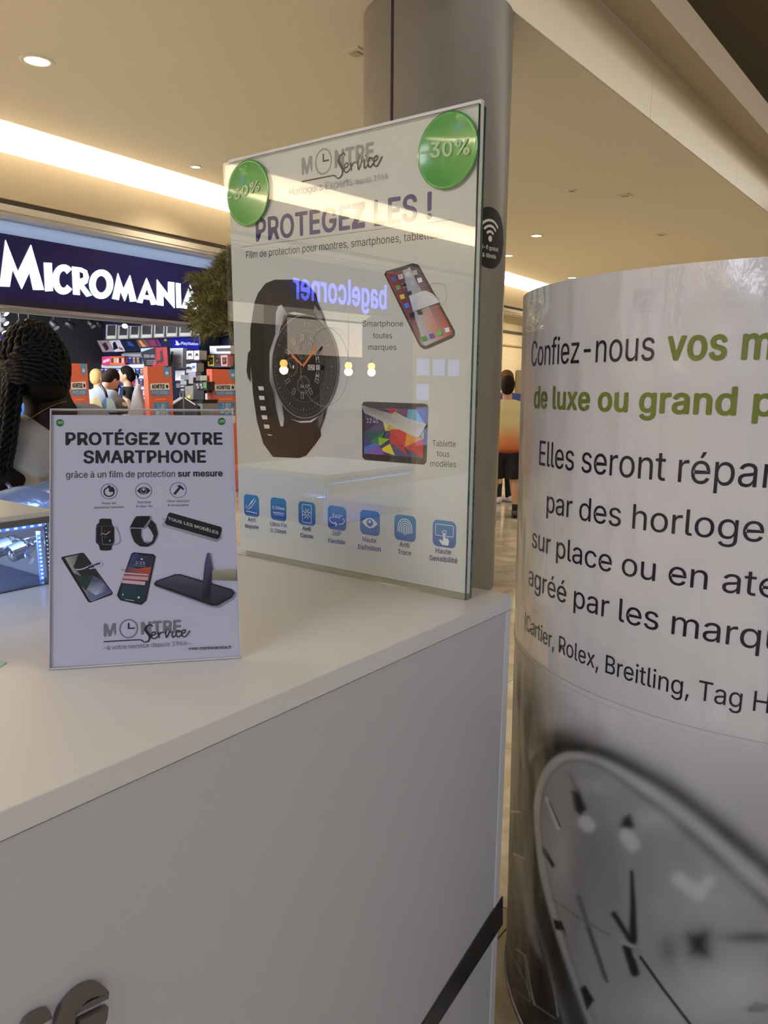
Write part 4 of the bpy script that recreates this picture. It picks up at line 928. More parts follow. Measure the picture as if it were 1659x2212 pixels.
def shell(name, z0, z1, nz, off, mt, painter, a_lo=-1.62, a_hi=1.62, na=300):
    us = np.linspace(a_lo, a_hi, na + 1); zs = np.linspace(z0, z1, nz + 1); vs = []; UV = []
    for zz in zs:
        for a in us:
            r = brad(zz) + off; vs.append((BC.x + math.cos(BA0 + a) * r, BC.y + math.sin(BA0 + a) * r, zz))
    fs = []
    W = na + 1
    for j in range(nz):
        for i in range(na): fs.append((j * W + i, j * W + i + 1, (j + 1) * W + i + 1, (j + 1) * W + i))
    me = bpy.data.meshes.new(name); me.from_pydata(vs, [], fs)
    V_ = np.array(vs) - np.array((0, 0, H)); fz = V_ @ np.array(FW)
    X_ = (PX + F_PX * (V_ @ np.array(CX)) / np.where(abs(fz) < 1e-3, 1e-3, fz) - 1080) * 1.9896; Y_ = (PY + F_PX * (V_ @ np.array(CD)) / np.where(abs(fz) < 1e-3, 1e-3, fz) - 1100) * 1.9896
    g = painter(np.stack([X_, Y_], 1)) if painter else np.full(len(vs), 178.)
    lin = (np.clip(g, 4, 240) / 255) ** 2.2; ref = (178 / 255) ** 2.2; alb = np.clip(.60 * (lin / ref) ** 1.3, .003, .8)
    c = np.ones((len(vs), 4)); c[:, 0] = alb; c[:, 1] = alb * .985; c[:, 2] = alb * .985
    me.color_attributes.new('Col', 'FLOAT_COLOR', 'POINT').data.foreach_set('color', c.ravel())
    return link(name, me, bn, [mt], True)
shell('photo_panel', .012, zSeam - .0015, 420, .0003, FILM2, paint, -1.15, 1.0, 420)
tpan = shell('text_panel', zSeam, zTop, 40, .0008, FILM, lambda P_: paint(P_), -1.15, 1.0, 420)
for dz in (0.0006, -.013):
    m_ = MB(); pts_ = [(BC.x + math.cos(BA0 + a) * (brad(zSeam + dz) + .0012), BC.y + math.sin(BA0 + a) * (brad(zSeam + dz) + .0012), zSeam + dz) for a in np.linspace(-1.14, .99, 90)]
    m_.tube(pts_, .0007, 6); m_.build('film_seam', mat('film_edge', (206, 204, 200), .2), bn, True)
m_ = MB(); n = 120; vs = []
lo_, hi_ = 1.0, 2 * math.pi - 1.15
core = []
MB().lathe(BC, [(brad(.01) - .003, .01), (brad(zTop) - .003, zTop - .004), (brad(zTop) - .02, zTop - .004), (brad(.01) - .02, .01), (brad(.01) - .003, .01)], 120).build('cylinder_core', mat('banner_core', (214, 210, 206), .4), bn, True)
MB().lathe(BC, [(brad(.01) + .004, 0), (brad(.01) + .004, .012), (brad(.01) - .03, .012), (brad(.01) - .03, 0), (brad(.01) + .004, 0)], 120).build('foot_ring', FRM, bn, True)
def subdiv(p, w_=.006):
    return p
p = Print(bpix, bto, .0002); p.sub = True
BK1, GR = (24, 20, 34), (104, 118, 44)
def T9(s_, L, R, capL, col, bold=0.0, fit=None):
    # every word a part of its own
    l, r, t = bpix(*L), bpix(*R), bpix(L[0], L[1] - capL); _, _, f0, f1 = glyphs(fit or s_, bold); k = (r[0] - l[0]) / (f1 - f0); kz = (r[1] - l[1]) / (f1 - f0); h = t[1] - l[1]; pos = 0
    for wd in s_.split(' '):
        i = s_.index(wd, pos); pos = i + len(wd); _, _, w0, w1 = glyphs(wd, bold); e1 = glyphs(s_[:pos], bold)[3]; e0 = e1 - (w1 - w0)
        p = Print(bpix, bto, .0002); p.text(wd, (l[0] + (e0 - f0) * k, l[1] + (e0 - f0) * kz), (l[0] + (e1 - f0) * k, l[1] + (e1 - f0) * kz), (0, l[1] + (e0 - f0) * kz + h), col, bold, uv=True); p.build('word', tpan, FILMINK)
T9('Confiez-nous', (1149, 791), (1413.3, 778.5), 53, BK1, -.004)
T9('vos montres', (1440, 777.5), (1570, 776), 66, GR, .028, 'vos')
T9('de luxe ou grand public', (1154.5, 880), (1590, 896), 45, GR, .028, 'de luxe ou grand')
T9('Elles seront réparées', (1166, 1004), (1437, 1038.6), 53, BK1, -.006, 'Elles seront')
T9('par des horlogers', (1182, 1106), (1648, 1171), 47, BK1, -.006, 'par des horloge')
T9('sur place ou en atelier', (1150.5, 1181), (1527, 1273.5), 43, BK1, -.006, 'sur place ou en')
T9('agréé par les marques', (1143, 1262), (1421.8, 1362.4), 43, BK1, -.006, 'agréé par les')
T9('(Cartier, Rolex, Breitling, Tag Heuer...)', (1134, 1356), (1474, 1502), 34, BK1, -.006, '(Cartier, Rolex, Breitling')
# clear sticky film pieces, wrinkled, near the top rim
def wr(nt, p):
    pass
TAPE = glass_mat('wrinkled_tape', (1, 1, 1), 1.45, .01, .16)
def tape(u0, v0, u1, v1, seed, k=.006):
    rnd = random.Random(seed); nx, nz = 22, 22; vs = []; fs = []
    for j in range(nz + 1):
        for i in range(nx + 1):
            u = u0 + (u1 - u0) * i / nx; v = v0 + (v1 - v0) * j / nz
            h = .0015 + k * (.5 + .5 * math.sin(i * 1.3 + seed + 1.7 * math.sin(j * .8))) * (.5 + .5 * math.sin(j * .9 + i * .35 * (1 + seed % 2))) + rnd.random() * .0006
            if i in (0, nx) or j in (0, nz): h = .0006
            a = BA0 + u / BR0; r = brad(v) + .0006 + h; vs.append((BC.x + math.cos(a) * r, BC.y + math.sin(a) * r, v))
    for j in range(nz):
        for i in range(nx): fs.append((j * (nx + 1) + i, j * (nx + 1) + i + 1, (j + 1) * (nx + 1) + i + 1, (j + 1) * (nx + 1) + i))
    me = bpy.data.meshes.new('wrinkled_tape'); me.from_pydata(vs, [], fs); o = link('wrinkled_tape', me, bn, [TAPE]); return o
for (x0, y0, x1, y1, sd) in ((1432, 578, 1480, 710, 1), (1368, 620, 1416, 676, 4), (1604, 556, 1640, 590, 2), (1634, 556, 1690, 640, 5), (1138, 640, 1180, 720, 3)):
    a, b_ = bpix(x0, y1), bpix(x1, y0); tape(a[0], a[1], b_[0], min(b_[1], zTop - .002), sd)
# ------------------------------------------------------------------ the games shop
def plz(px, py, s): return onpl(px, py, S(s, 0, 0), FD)        # on a wall across the shop
def plt(px, py, t): return onpl(px, py, S(0, t, 0), FN)        # on a wall along the front
GS0, GS1, TB = -3.6, 3.7, 3.2
struct(MB().box(S(GS0, .35, 2.86), FD * (GS1 - GS0 + .6), -FN * 3.2, Z * .05).build('ceiling_games_shop', BLACKW))
struct(MB().box(S(GS0, TB, 0), FD * (GS1 - GS0 - .9), -FN * .08, Z * 2.9).build('wall_games_shop_back', BLACKW))
struct(MB().box(S(GS1 - .9, TB - .02, 0), FD * .95, -FN * .08, Z * 2.9).build('wall_games_shop_corner', GREYW))
struct(MB().box(S(GS0, .3, 0), -FD * .08, -FN * 3, Z * 2.9).build('wall_games_shop_left', BLACKW))
NAVY = mat('navy_wall', (16, 18, 58), .5)
struct(MB().box(S(GS1, .3, 0), FD * .08, -FN * 3, Z * 2.9).build('wall_games_shop_right', NAVY))
# washed panel over the sign
struct(MB().box(S(GS0 - .4, .32, 2.2), FD * 8.2, -FN * .04, Z * .93).build('wall_over_sign', mat('sign_backing', (176, 186, 200), .4)))
area('sign_wash', S(-.2, .16, 3.12), -Z - FN * .45, 7.2, .03, 13, (.62, .78, 1), FD)
for k in range(16):
    d = bpy.data.lights.new('sign_scallop', 'SPOT'); d.energy = 14; d.spot_size = .75; d.spot_blend = .6; d.color = (.7, .84, 1); d.shadow_soft_size = .02
    o = bpy.data.objects.new('sign_scallop', d); COL.objects.link(o); o.location = S(-3.4 + k * .46, .22, 3.14); o.rotation_euler = Vector((-FN * .42 - Z)).to_track_quat('-Z', 'Y').to_euler()
# illuminated sign
NAVS = mat('sign_navy_face', (22, 20, 78), .35, emit=(24, 22, 100), estr=.10)
tS = .12
zs0 = plt(0, 645, tS).z; zs1 = plt(0, 503, tS).z; zs0b = plt(0, 663, tS).z
sg = thing('shop_sign', 'wide navy illuminated shop sign with glowing white capital letters', 'shop sign', S(0, tS, zs0))
MB().box(S(GS0 - .2, tS, zs0), FD * 7.4, -FN * .18, Z * (zs1 - zs0)).build('sign_box', NAVS, sg); sbx = sg.children[0]
MB().box(S(GS0 - .2, tS - .03, zs0b + .02), FD * 7.4, -FN * .22, Z * (zs0 - zs0b - .02)).build('lower_housing', mat('dark_navy_housing', (18, 18, 58), .3, coat=.5), sg)
MB().box(S(GS0 - .2, tS - .045, zs0b), FD * 7.4, -FN * .2, Z * .02).build('silver_rail', mat('silver_rail', (170, 166, 176), .3, metal=.6), sg)
WL = mat('glowing_letter', (235, 248, 255), emit=(214, 238, 255), estr=1.5, noise=0)
LT = [('M', [(0, 570), (40, 250), (125, 470), (215, 283), (305, 595), (232, 594), (205, 470), (152, 588), (88, 450), (68, 572)], 1), ('I', [(305, 405), (358, 408), (366, 602), (315, 604)], 0),
      ('C', None, 0), ('R', [(499, 432), (560, 440), (600, 460), (614, 505), (604, 545), (580, 562), (635, 632), (600, 642), (548, 575), (552, 630), (508, 626)], 0), ('O', None, 0),
      ('M', [(776, 655), (815, 478), (853, 590), (898, 492), (943, 673), (900, 676), (888, 600), (862, 672), (832, 600), (820, 664)], 0), ('A', [(946, 680), (1012, 512), (1086, 694), (1046, 698), (1036, 664), (990, 656), (982, 686)], 0),
      ('N', [(1084, 698), (1084, 522), (1162, 626), (1162, 538), (1202, 542), (1204, 720), (1126, 628), (1128, 704)], 0), ('I', [(1215, 545), (1245, 550), (1251, 718), (1220, 718)], 0), ('A', [(1252, 720), (1312, 560), (1375, 738), (1338, 738), (1328, 700), (1296, 694), (1288, 724)], 0)]
zz1 = lambda x, y: (x / 3.1904, 440 + y / 3.1904)
def ringquads(cx, cy_, rx, ry, wx, wy, a0, a1, n=22):
    out = []
    for i in range(n):
        b0_, b1_ = math.radians(a0 + (a1 - a0) * i / n), math.radians(a0 + (a1 - a0) * (i + 1) / n)
        out.append([(cx + rx * math.cos(b0_), cy_ + ry * math.sin(b0_)), (cx + rx * math.cos(b1_), cy_ + ry * math.sin(b1_)), (cx + (rx - wx) * math.cos(b1_), cy_ + (ry - wy) * math.sin(b1_)), (cx + (rx - wx) * math.cos(b0_), cy_ + (ry - wy) * math.sin(b0_))])
    return out
for nm, pts, _ in LT:
    mb = MB(); P_ = lambda q: plt(*zz1(*q), tS - .012)
    if nm == 'C':
        for qd in ringquads(440, 522, 76, 104, 44, 46, 40, 318): mb.slab([P_(q) for q in qd], -FN * .012)
    elif nm == 'O':
        for qd in ringquads(700, 555, 82, 102, 42, 44, 0, 360): mb.slab([P_(q) for q in qd], -FN * .012)
    else: mb.slab([P_(q) for q in pts], -FN * .012)
    mb.build('letter', WL, sbx)
# dark counters of R and A
cnt = MB()
for tri_ in ([(548, 470), (572, 480), (574, 508), (550, 518)], [(1012, 590), (1026, 632), (998, 628)], [(1312, 640), (1324, 676), (1300, 670)]):
    cnt.slab([plt(*zz1(*q), tS - .013) for q in tri_], FN * .002)
cnt.build('letter_counter', NAVS, sg)

# display wall with game cases
s_w = GS1 - .02
dw = thing('display_wall', 'white slatted wall of hooks and shelves holding rows of game cases', 'display wall', S(s_w, 1.9, 0))
WHT = mat('bright_white_shelf', (236, 238, 242), .45)
q = [plz(212, 788, s_w), plz(222, 886, s_w), plz(330, 886, s_w), plz(330, 760, s_w), plz(266, 762, s_w), plz(266, 788, s_w)]
MB().slab(q, FD * .02).build('back_panel', mat('display_backing', (200, 206, 226), .5), dw)
z2 = lambda x, y: (180 + x / 9.2167, 690 + y / 9.2167)
rows = [(690, 738, 890, 810, 1190), (905, 965, 1105, 335, 1290), (1125, 1170, 1330, 560, 1290), (1345, 1390, 1540, 1010, 1290), (1540, 1575, 1700, 1100, 1290)]
for (r0, r1, c1, x0, x1) in rows:
    a = plz(*z2(x0, r0), s_w); b_ = plz(*z2(x1, r0), s_w); c = plz(*z2(x0, r1), s_w)
    MB().box(Vector((a.x, a.y, c.z)), Vector((b_.x - a.x, b_.y - a.y, 0)), Z * (a.z - c.z), -FD * .05).build('shelf_rail', WHT, dw)
cc = [(200, 60, 60), (60, 90, 180), (236, 190, 60), (190, 120, 90), (90, 150, 200), (220, 90, 80), (120, 110, 100), (200, 140, 80), (70, 70, 150), (210, 210, 215), (150, 80, 120), (80, 140, 110)]
random.seed(11)
CB = mat('case_blue_edge', (40, 60, 150), .3); CW = mat('case_white_band', (226, 230, 240), .4)
rn = ['row beside the pink strip', 'row under the pink strip', 'row behind the bun', 'fourth row down', 'lowest row']
ORD = 'first second third fourth fifth sixth seventh eighth ninth tenth eleventh twelfth thirteenth'.split()
for ri, (r0, r1, c1, x0, x1) in enumerate(rows):
    x = x0 + 8; k = 0
    while x < x1 - 60:
        a = plz(*z2(x, r1 + 14), s_w - .07); b_ = plz(*z2(x + 62, r1 + 14), s_w - .07); c = plz(*z2(x, c1 - 12), s_w - .07)
        col_ = random.choice(cc); m_ = mat('cover_%d_%d_%d' % col_, col_, .3, noise=.5, nscale=14)
        cn = ['red', 'blue', 'yellow', 'tan', 'pale blue', 'coral', 'grey', 'orange', 'indigo', 'white', 'plum', 'green'][cc.index(col_)]
        t = thing('game_case', f'{cn} game case, {ORD[k]} from the left in the {rn[ri]}', 'game case', c, 'game cases on the display wall')
        ux = Vector((b_.x - a.x, b_.y - a.y, 0)); h = a.z - c.z
        MB().box(Vector((a.x, a.y, c.z)), ux, Z * h, FD * .016).build('case_shell', CB, t)
        MB().box(Vector((a.x, a.y, c.z)) + ux * .1 + Z * h * .1 - FD * .001, ux * .8, Z * h * .66, FD * .003).build('cover', m_, t)
        MB().box(Vector((a.x, a.y, c.z)) + ux * .1 + Z * h * .78 - FD * .001, ux * .8, Z * h * .14, FD * .003).build('title_band', CW, t)
        x += 78; k += 1
# top row of boxes hanging above
def slabthing(name, label, cat, corners, th, m, s, group=None, f=plz, dirv=None, zf=z2):
    pts = [f(*zf(*q), s) for q in corners]; d_ = dirv if dirv is not None else (FD if f is plz else -FN)
    c = sum(pts, Vector()) / len(pts); t = thing(name, label, cat, c, group)
    MB().slab(pts, d_ * th).build('box_body', m, t); return t, pts
BXM = mat('grey_carton', (158, 156, 158), .6); BXP = mat('dark_print', (46, 42, 46), .5, noise=.6, nscale=18); BXW = mat('cream_label', (196, 194, 180), .6)
zr3 = lambda x, y: (200 + x / 5.53, 680 + y / 5.53)
bx = [(165, 118, 290, 292), (310, 130, 430, 288), (448, 134, 562, 280), (582, 122, 716, 278), (738, 112, 862, 270), (884, 108, 1016, 262), (1040, 118, 1186, 258), (1206, 146, 1332, 248)]
ords = ['leftmost', 'second from the left', 'third from the left', 'fourth from the left', 'fourth from the right', 'third from the right', 'second from the right', 'rightmost']
for i, (x0, y0, x1, y1) in enumerate(bx):
    t, pts = slabthing('product_box', f'grey product carton with dark picture on the high shelf, {ords[i]}', 'carton', [(x0 - 4, y0), (x1, y0), (x1 - 6, y1 - 2), (x0 - 8, y1)], .22, BXM, s_w - .32, 'cartons on the high shelf', zf=zr3)
    pp = [plz(*zr3(x, y), s_w - .323) for x, y in ((x0 + 16, y0 + 6), (x1 - 16, y0 + 6), (x1 - 22, y1 - 46), (x0 + 10, y1 - 44))]
    MB().slab(pp, FD * .002).build('picture', BXP, t)
    pp = [plz(*zr3(x, y), s_w - .323) for x, y in ((x0 + 8, y1 - 38), (x1 - 20, y1 - 40), (x1 - 20, y1 - 10), (x0 + 6, y1 - 6))]
    MB().slab(pp, FD * .002).build('paper_label', BXW, t)
hs = MB().slab([plz(*zr3(*q), s_w - .34) for q in ((135, 296), (1400, 246), (1400, 254), (135, 306))], FD * .3).build('high_shelf', mat('grey_shelf', (70, 70, 80), .5)); props(hs, 'long grey high shelf under the row of grey cartons', 'shelf')
props(MB().slab([plz(*zr3(*q), s_w - .3) for q in ((1335, 182), (1402, 190), (1402, 250), (1335, 246))], FD * .2).build('grey_box', mat('plain_grey_box', (96, 92, 96), .6)), 'plain grey box at the right end of the high shelf', 'box')
# sloping banner of pictures with the blue header
hb = thing('header_banner', 'dark sloping header banner of game pictures ending in a blue panel with a white logo', 'banner', plz(*zr3(600, 350), s_w - .2))
def hslab(pts, m, name, off=0.0):
    q = [plz(*zr3(*p), s_w - .38 + .0012 * (p[1] - 380) * -1 - off) for p in pts]; return MB().slab(q, FD * .012).build(name, m, hb)
hslab([(45, 308), (940, 268), (1275, 255), (1275, 420), (930, 400), (600, 430), (120, 446)], mat('banner_dark', (34, 38, 58), .35), 'banner_board')
for nm, pts, cl in (('picture_panel', [(55, 308), (182, 304), (262, 442), (120, 444)], (150, 140, 150)), ('picture_panel', [(188, 302), (320, 298), (388, 436), (266, 442)], (206, 208, 220)), ('picture_panel', [(326, 297), (470, 292), (566, 430), (392, 438)], (32, 38, 66)), ('picture_panel', [(520, 300), (620, 290), (690, 384), (560, 390)], (128, 84, 62)),
                    ('picture_panel', [(628, 288), (780, 282), (830, 378), (690, 384)], (104, 60, 110)), ('picture_panel', [(800, 284), (905, 278), (960, 384), (840, 380)], (40, 46, 90))):
    hslab(pts, mat('pic_%d_%d_%d' % cl, cl, .3, noise=.35, nscale=9), nm, .014)
for pts, cl in (([(110, 350), (150, 330), (190, 400), (160, 430)], (70, 34, 34)), ([(240, 340), (262, 320), (300, 400), (250, 420)], (30, 26, 34)), ([(310, 380), (350, 400), (360, 424), (320, 410)], (190, 50, 60)), ([(545, 310), (570, 300), (640, 380), (600, 384)], (214, 160, 120)), ([(690, 300), (740, 300), (770, 370), (700, 370)], (150, 70, 90)), ([(850, 290), (880, 286), (890, 310), (860, 318)], (196, 150, 60)), ([(410, 320), (450, 318), (500, 380), (430, 370)], (60, 80, 140))):
    hslab(pts, mat('inset_%d_%d_%d' % cl, cl, .3, noise=.3, nscale=30), 'picture_figure', .028)
hslab([(910, 268), (1270, 256), (1270, 420), (960, 402), (930, 330)], mat('console_blue', (30, 34, 140), .35, emit=(24, 28, 130), estr=.25), 'blue_panel', .014)
LG = mat('white_logo', (214, 220, 240), .4, emit=(200, 210, 240), estr=.25)
for pts in ([(990, 304), (1012, 316), (1026, 340), (1018, 348), (1012, 362), (1000, 352)], [(986, 352), (1002, 346), (1004, 360), (990, 362)], [(1012, 352), (1040, 340), (1050, 350), (1014, 368)]): hslab(pts, LG, 'logo_mark', .03)
vs, fs, gx0, gx1 = glyphs('PlayStation', .02)
l, r, tp = zr3(1058, 356), zr3(1262, 364), zr3(1058, 322)
def hpt(x, y):
    fx = (x - gx0) / (gx1 - gx0); fy = y / CAPH; px = l[0] + (r[0] - l[0]) * fx; py = l[1] + (r[1] - l[1]) * fx + (tp[1] - l[1]) * fy * (1 - .1 * fx); return plz(px, py, s_w - .45)
me = bpy.data.meshes.new('logo_text'); me.from_pydata([tuple(hpt(*v)) for v in vs], [], fs); link('logo_text', me, hb, [LG])
props(MB().box(S(s_w - .36, plz(431, 760, s_w)and ((P0 - plz(431, 760, s_w - .36)).dot(FN)), .4), FD * .34, FN * .025, Z * 1.9).build('upright_panel', mat('panel_slate', (60, 72, 100), .4)), 'thin slate upright panel right of the blue header', 'panel')
# pink-orange strip
t, pts = slabthing('promo_strip', 'pink and orange promotional strip at the left of the game wall', 'sign', [(370, 740), (815, 728), (822, 905), (366, 912)], .03, mat('pink_print', (226, 70, 130), .35), s_w - .12)
MB().slab([plz(*z2(*q), s_w - .125) for q in ((540, 736), (815, 728), (822, 905), (520, 908))], FD * .003).build('orange_half', mat('orange_print', (240, 120, 84), .35), t)
MB().slab([plz(*z2(*q), s_w - .129) for q in ((392, 816), (516, 776), (522, 830), (390, 872))], FD * .003).build('white_flash', mat('white_print', (240, 214, 226), .4), t)
for i, cl in enumerate(((110, 60, 130), (226, 200, 120), (230, 230, 235), (90, 40, 30), (236, 210, 190))):
    x = 556 + i * 52; MB().slab([plz(*z2(*q), s_w - .129) for q in ((x, 770), (x + 38, 768), (x + 38, 862), (x, 866))], FD * .003).build('printed_item', mat('item_%d' % i, cl, .4), t)
# big red and black console carton, tilted
t, pts = slabthing('console_carton', 'large dark red and black console carton with slanted pale corner', 'carton', [(570, 400), (890, 384), (905, 610), (628, 665)], .05, mat('carton_black', (26, 20, 24), .35), s_w - .75, zf=zr3)
def onc(pts_, m, name, off=.004): return MB().slab([plz(*zr3(*q), s_w - .75 - off) for q in pts_], FD * .003).build(name, m, t)
onc([(574, 402), (740, 392), (578, 444)], mat('carton_paleblue', (150, 176, 226), .4), 'pale_corner')
onc([(750, 392), (888, 386), (903, 606), (700, 640), (760, 500)], mat('carton_red', (150, 22, 26), .35, noise=.5, nscale=8), 'red_area')
onc([(806, 432), (830, 428), (846, 560), (812, 566)], BLACK, 'console_print', .008); onc([(766, 545), (815, 540), (822, 580), (806, 566), (780, 568), (768, 590)], BLACK, 'controller_print', .008)
vs, fs, gx0, gx1 = glyphs('SPIDER-MAN 2', .03); l, r, tp = zr3(612, 512), zr3(750, 512), zr3(614, 476)
me = bpy.data.meshes.new('carton_title'); me.from_pydata([tuple(plz(l[0] + (r[0] - l[0]) * (x - gx0) / (gx1 - gx0), l[1] + (tp[1] - l[1]) * y / CAPH, s_w - .764)) for x, y in vs], [], fs); link('carton_title', me, t, [mat('silver_print', (190, 190, 205), .4)])
for y in (545, 565, 586): onc([(644, y), (752, y - 3), (752, y + 5), (644, y + 8)], mat('grey_print', (120, 118, 130), .4), 'small_print', .008)
# white console box and the controller boxes
WB = mat('white_carton', (226, 226, 226), .45); zr4 = lambda x, y: (340 + x / 10.369, 690 + y / 10.369)
t, pts = slabthing('console_box', 'large white console box standing right of the red and black carton', 'carton', [(276, 645), (572, 640), (560, 1070), (244, 1060)], .2, WB, s_w - .50, zf=zr4)
MB().slab([plz(*zr4(*q), s_w - .504) for q in ((305, 718), (355, 716), (318, 1000), (300, 1000))], FD * .003).build('console_print', mat('console_dark', (50, 70, 84), .4), t)
MB().slab([plz(*zr4(*q), s_w - .504) for q in ((490, 990), (540, 986), (536, 1030), (486, 1036))], FD * .003).build('orange_label', mat('peach_print', (230, 160, 130), .4), t)
for lb, cr_, pc in (('small white controller box on the upper shelf beside the large white console box', (650, 705, 805, 890), (60, 60, 70)), ('small white box with a black figure print beside the slate upright panel', (822, 700, 938, 900), (14, 14, 20)), ('white controller box, left one of the lower pair', (645, 1000, 745, 1185), (50, 50, 60)), ('white controller box with blue print, right one of the lower pair', (750, 980, 872, 1172), (60, 130, 220)), ('white carton with faint print above the left stack of games', (400, 1150, 610, 1360), (214, 206, 190)), ('small white box on the far right shelf beside the poster', (1140, 1170, 1235, 1345), (70, 70, 80))):
    x0, y0, x1, y1 = cr_; so = s_w - (.5 if x0 < 1100 else .3)
    t, pts = slabthing('controller_box', lb, 'box', [(x0, y0), (x1, y0 - 6), (x1, y1), (x0, y1 + 8)], .14, WB, so, 'small white boxes on the shelves', zf=zr4)
    xm, ym, w_, h_ = (x0 + x1) / 2, y0 + (y1 - y0) * .5, (x1 - x0) * .3, (y1 - y0) * .2
    MB().slab([plz(*zr4(*q), so - .003) for q in ((xm - w_, ym + h_), (xm - w_ * .7, ym - h_), (xm + w_ * .7, ym - h_), (xm + w_, ym + h_), (xm + w_ * .5, ym + h_ * .3), (xm - w_ * .5, ym + h_ * .3))], FD * .002).build('controller_print', mat('ctrl_%d_%d_%d' % pc, pc, .4), t)
def shelf(label, x0, x1, y, s, dep=.22):
    o = MB().slab([plz(*zr4(x0, y), s), plz(*zr4(x1, y), s), plz(*zr4(x1, y + 22), s), plz(*zr4(x0, y + 22), s)], FD * dep).build('wall_shelf', mat('shelf_dark', (52, 54, 74), .4)); props(o, label, 'shelf')
shelf('dark shelf under the two upper small boxes', 640, 940, 905, s_w - .5); shelf('dark shelf under the pair of controller boxes', 640, 940, 1190, s_w - .5); shelf('dark shelf under the large white console box', 250, 640, 1072, s_w - .6); shelf('dark shelf under the white carton with faint print', 395, 640, 1370, s_w - .52)
shelf('grey shelf under the yellow and pink framed boxes', 1125, 1640, 1048, s_w - .3, .2); shelf('dark shelf under the small box at the far right', 1120, 1640, 1352, s_w - .3); shelf('dark shelf under the white soundbar box', 1160, 1640, 776, s_w - .3)
t, pts = slabthing('soundbar_box', 'long white box printed with a black bar on the far right top shelf', 'carton', [(1168, 596), (1640, 585), (1640, 768), (1176, 772)], .14, WB, s_w - .3, zf=zr4)
MB().slab([plz(*zr4(*q), s_w - .304) for q in ((1320, 650), (1640, 640), (1640, 712), (1330, 716))], FD * .003).build('bar_print', mat('bar_black', (40, 42, 50), .4), t)
for lb, x0, x1, cl in (('yellow framed figure box on the far right middle shelf', 1118, 1266, (246, 206, 96)), ('black figure box between the yellow and the pink framed ones', 1270, 1405, (40, 38, 48)), ('pink framed figure box beside the large poster', 1415, 1568, (240, 150, 150))):
    t, pts = slabthing('figure_box', lb, 'box', [(x0, 806), (x1, 800), (x1, 1044), (x0 + 12, 1046)], .12, mat('frame_%d' % cl[0], cl, .4), s_w - .3, 'figure boxes on the right shelf', zf=zr4)
    MB().slab([plz(*zr4(*q), s_w - .304) for q in ((x0 + 32, 850), (x1 - 22, 846), (x1 - 22, 1000), (x0 + 46, 1012))], FD * .003).build('window_pane', mat('olive_window', (60, 48, 14), .15), t)
    MB().ball(plz(*zr4((x0 + x1) / 2 + 14, 930), s_w - .304), .02, 8, 6).build('figure', mat('figure_grey', (130, 120, 90), .4), t)
# shop counter / fixture with stacked goods
fx = thing('shop_fixture', 'low dark shop fixture with grey base under the stacked games', 'display unit', plz(*zr4(800, 1900), s_w - .9))
MB().slab([plz(*zr4(*q), s_w - .9) for q in ((600, 1890), (1010, 1885), (1010, 2300), (600, 2300))], FD * .5).build('grey_base', mat('fixture_grey', (140, 146, 148), .5), fx)
MB().slab([plz(*zr4(*q), s_w - .9) for q in ((600, 1800), (1010, 1800), (1010, 1882), (600, 1882))], FD * .5).build('dark_top', BLACK, fx)
MB().slab([plz(*zr4(*q), s_w - .62) for q in ((560, 1590), (1040, 1500), (1040, 1800), (560, 1800))], FD * .05).build('dark_back', mat('fixture_back', (24, 22, 24), .5), fx)
rnd = random.Random(5)
for i, (x0, y0, x1, y1, cl, lb) in enumerate(((515, 1370, 650, 1400, (150, 152, 160), 'topmost grey game box of the stack left of the fixture'), (515, 1408, 650, 1440, (176, 178, 186), 'second grey game box of the stack left of the fixture'), (515, 1448, 650, 1478, (120, 126, 140), 'third grey game box of the stack left of the fixture'), (515, 1486, 600, 1518, (160, 160, 168), 'fourth grey game box of the stack left of the fixture'), (520, 1552, 600, 1600, (150, 150, 156), 'lowest grey game box of the stack left of the fixture'),
                                   (525, 1240, 700, 1350, (112, 112, 124), 'grey boxed accessory above the stack of games'), (690, 1180, 855, 1300, (150, 142, 170), 'lilac boxed accessory under the controller boxes'), (700, 1290, 800, 1440, (156, 146, 140), 'beige boxed figure right of the stack of games'), (860, 1260, 945, 1370, (80, 84, 84), 'dark grey box left of the cream patterned box'), (950, 1255, 1105, 1370, (132, 128, 104), 'cream patterned box above the black and green cartons'),
                                   (420, 1430, 505, 1530, (110, 100, 104), 'brownish box at the left of the stack of games'), (1150, 1460, 1225, 1640, (60, 60, 120), 'indigo package right of the green carton'))):
    t, pts = slabthing('goods_box', lb, 'box', [(x0, y0), (x1, y0), (x1, y1), (x0, y1)], .1, mat('goods_%d' % i, cl, .4, noise=.25, nscale=20), s_w - .7, 'mixed boxes around the shop fixture', zf=zr4)
for i, (x0, y0, x1, y1, cl, gl, lb) in enumerate(((810, 1430, 1010, 1590, (44, 44, 46), (150, 150, 150), 'black carton with four pale discs on the fixture'), (1015, 1400, 1110, 1590, (40, 40, 42), (70, 130, 60), 'black carton with green print on the fixture'))):
    t, pts = slabthing('dark_carton', lb, 'carton', [(x0, y0), (x1, y0 - 8), (x1, y1), (x0, y1)], .14, mat('dk_%d' % i, cl, .4), s_w - .82, zf=zr4)
    if i == 0:
        for (x, y) in ((895, 1465), (980, 1465), (912, 1528), (996, 1528)): MB().lathe(plz(*zr4(x, y), s_w - .822), [(0, .004), (.016, .004), (.018, 0)], 14, -FD).build('pale_disc', mat('pale_disc', (170, 170, 168), .3), t)
    else: MB().slab([plz(*zr4(*q), s_w - .824) for q in ((1030, 1420), (1100, 1415), (1100, 1545), (1030, 1550))], FD * .003).build('green_print', mat('green_pr', (70, 130, 60), .4), t)
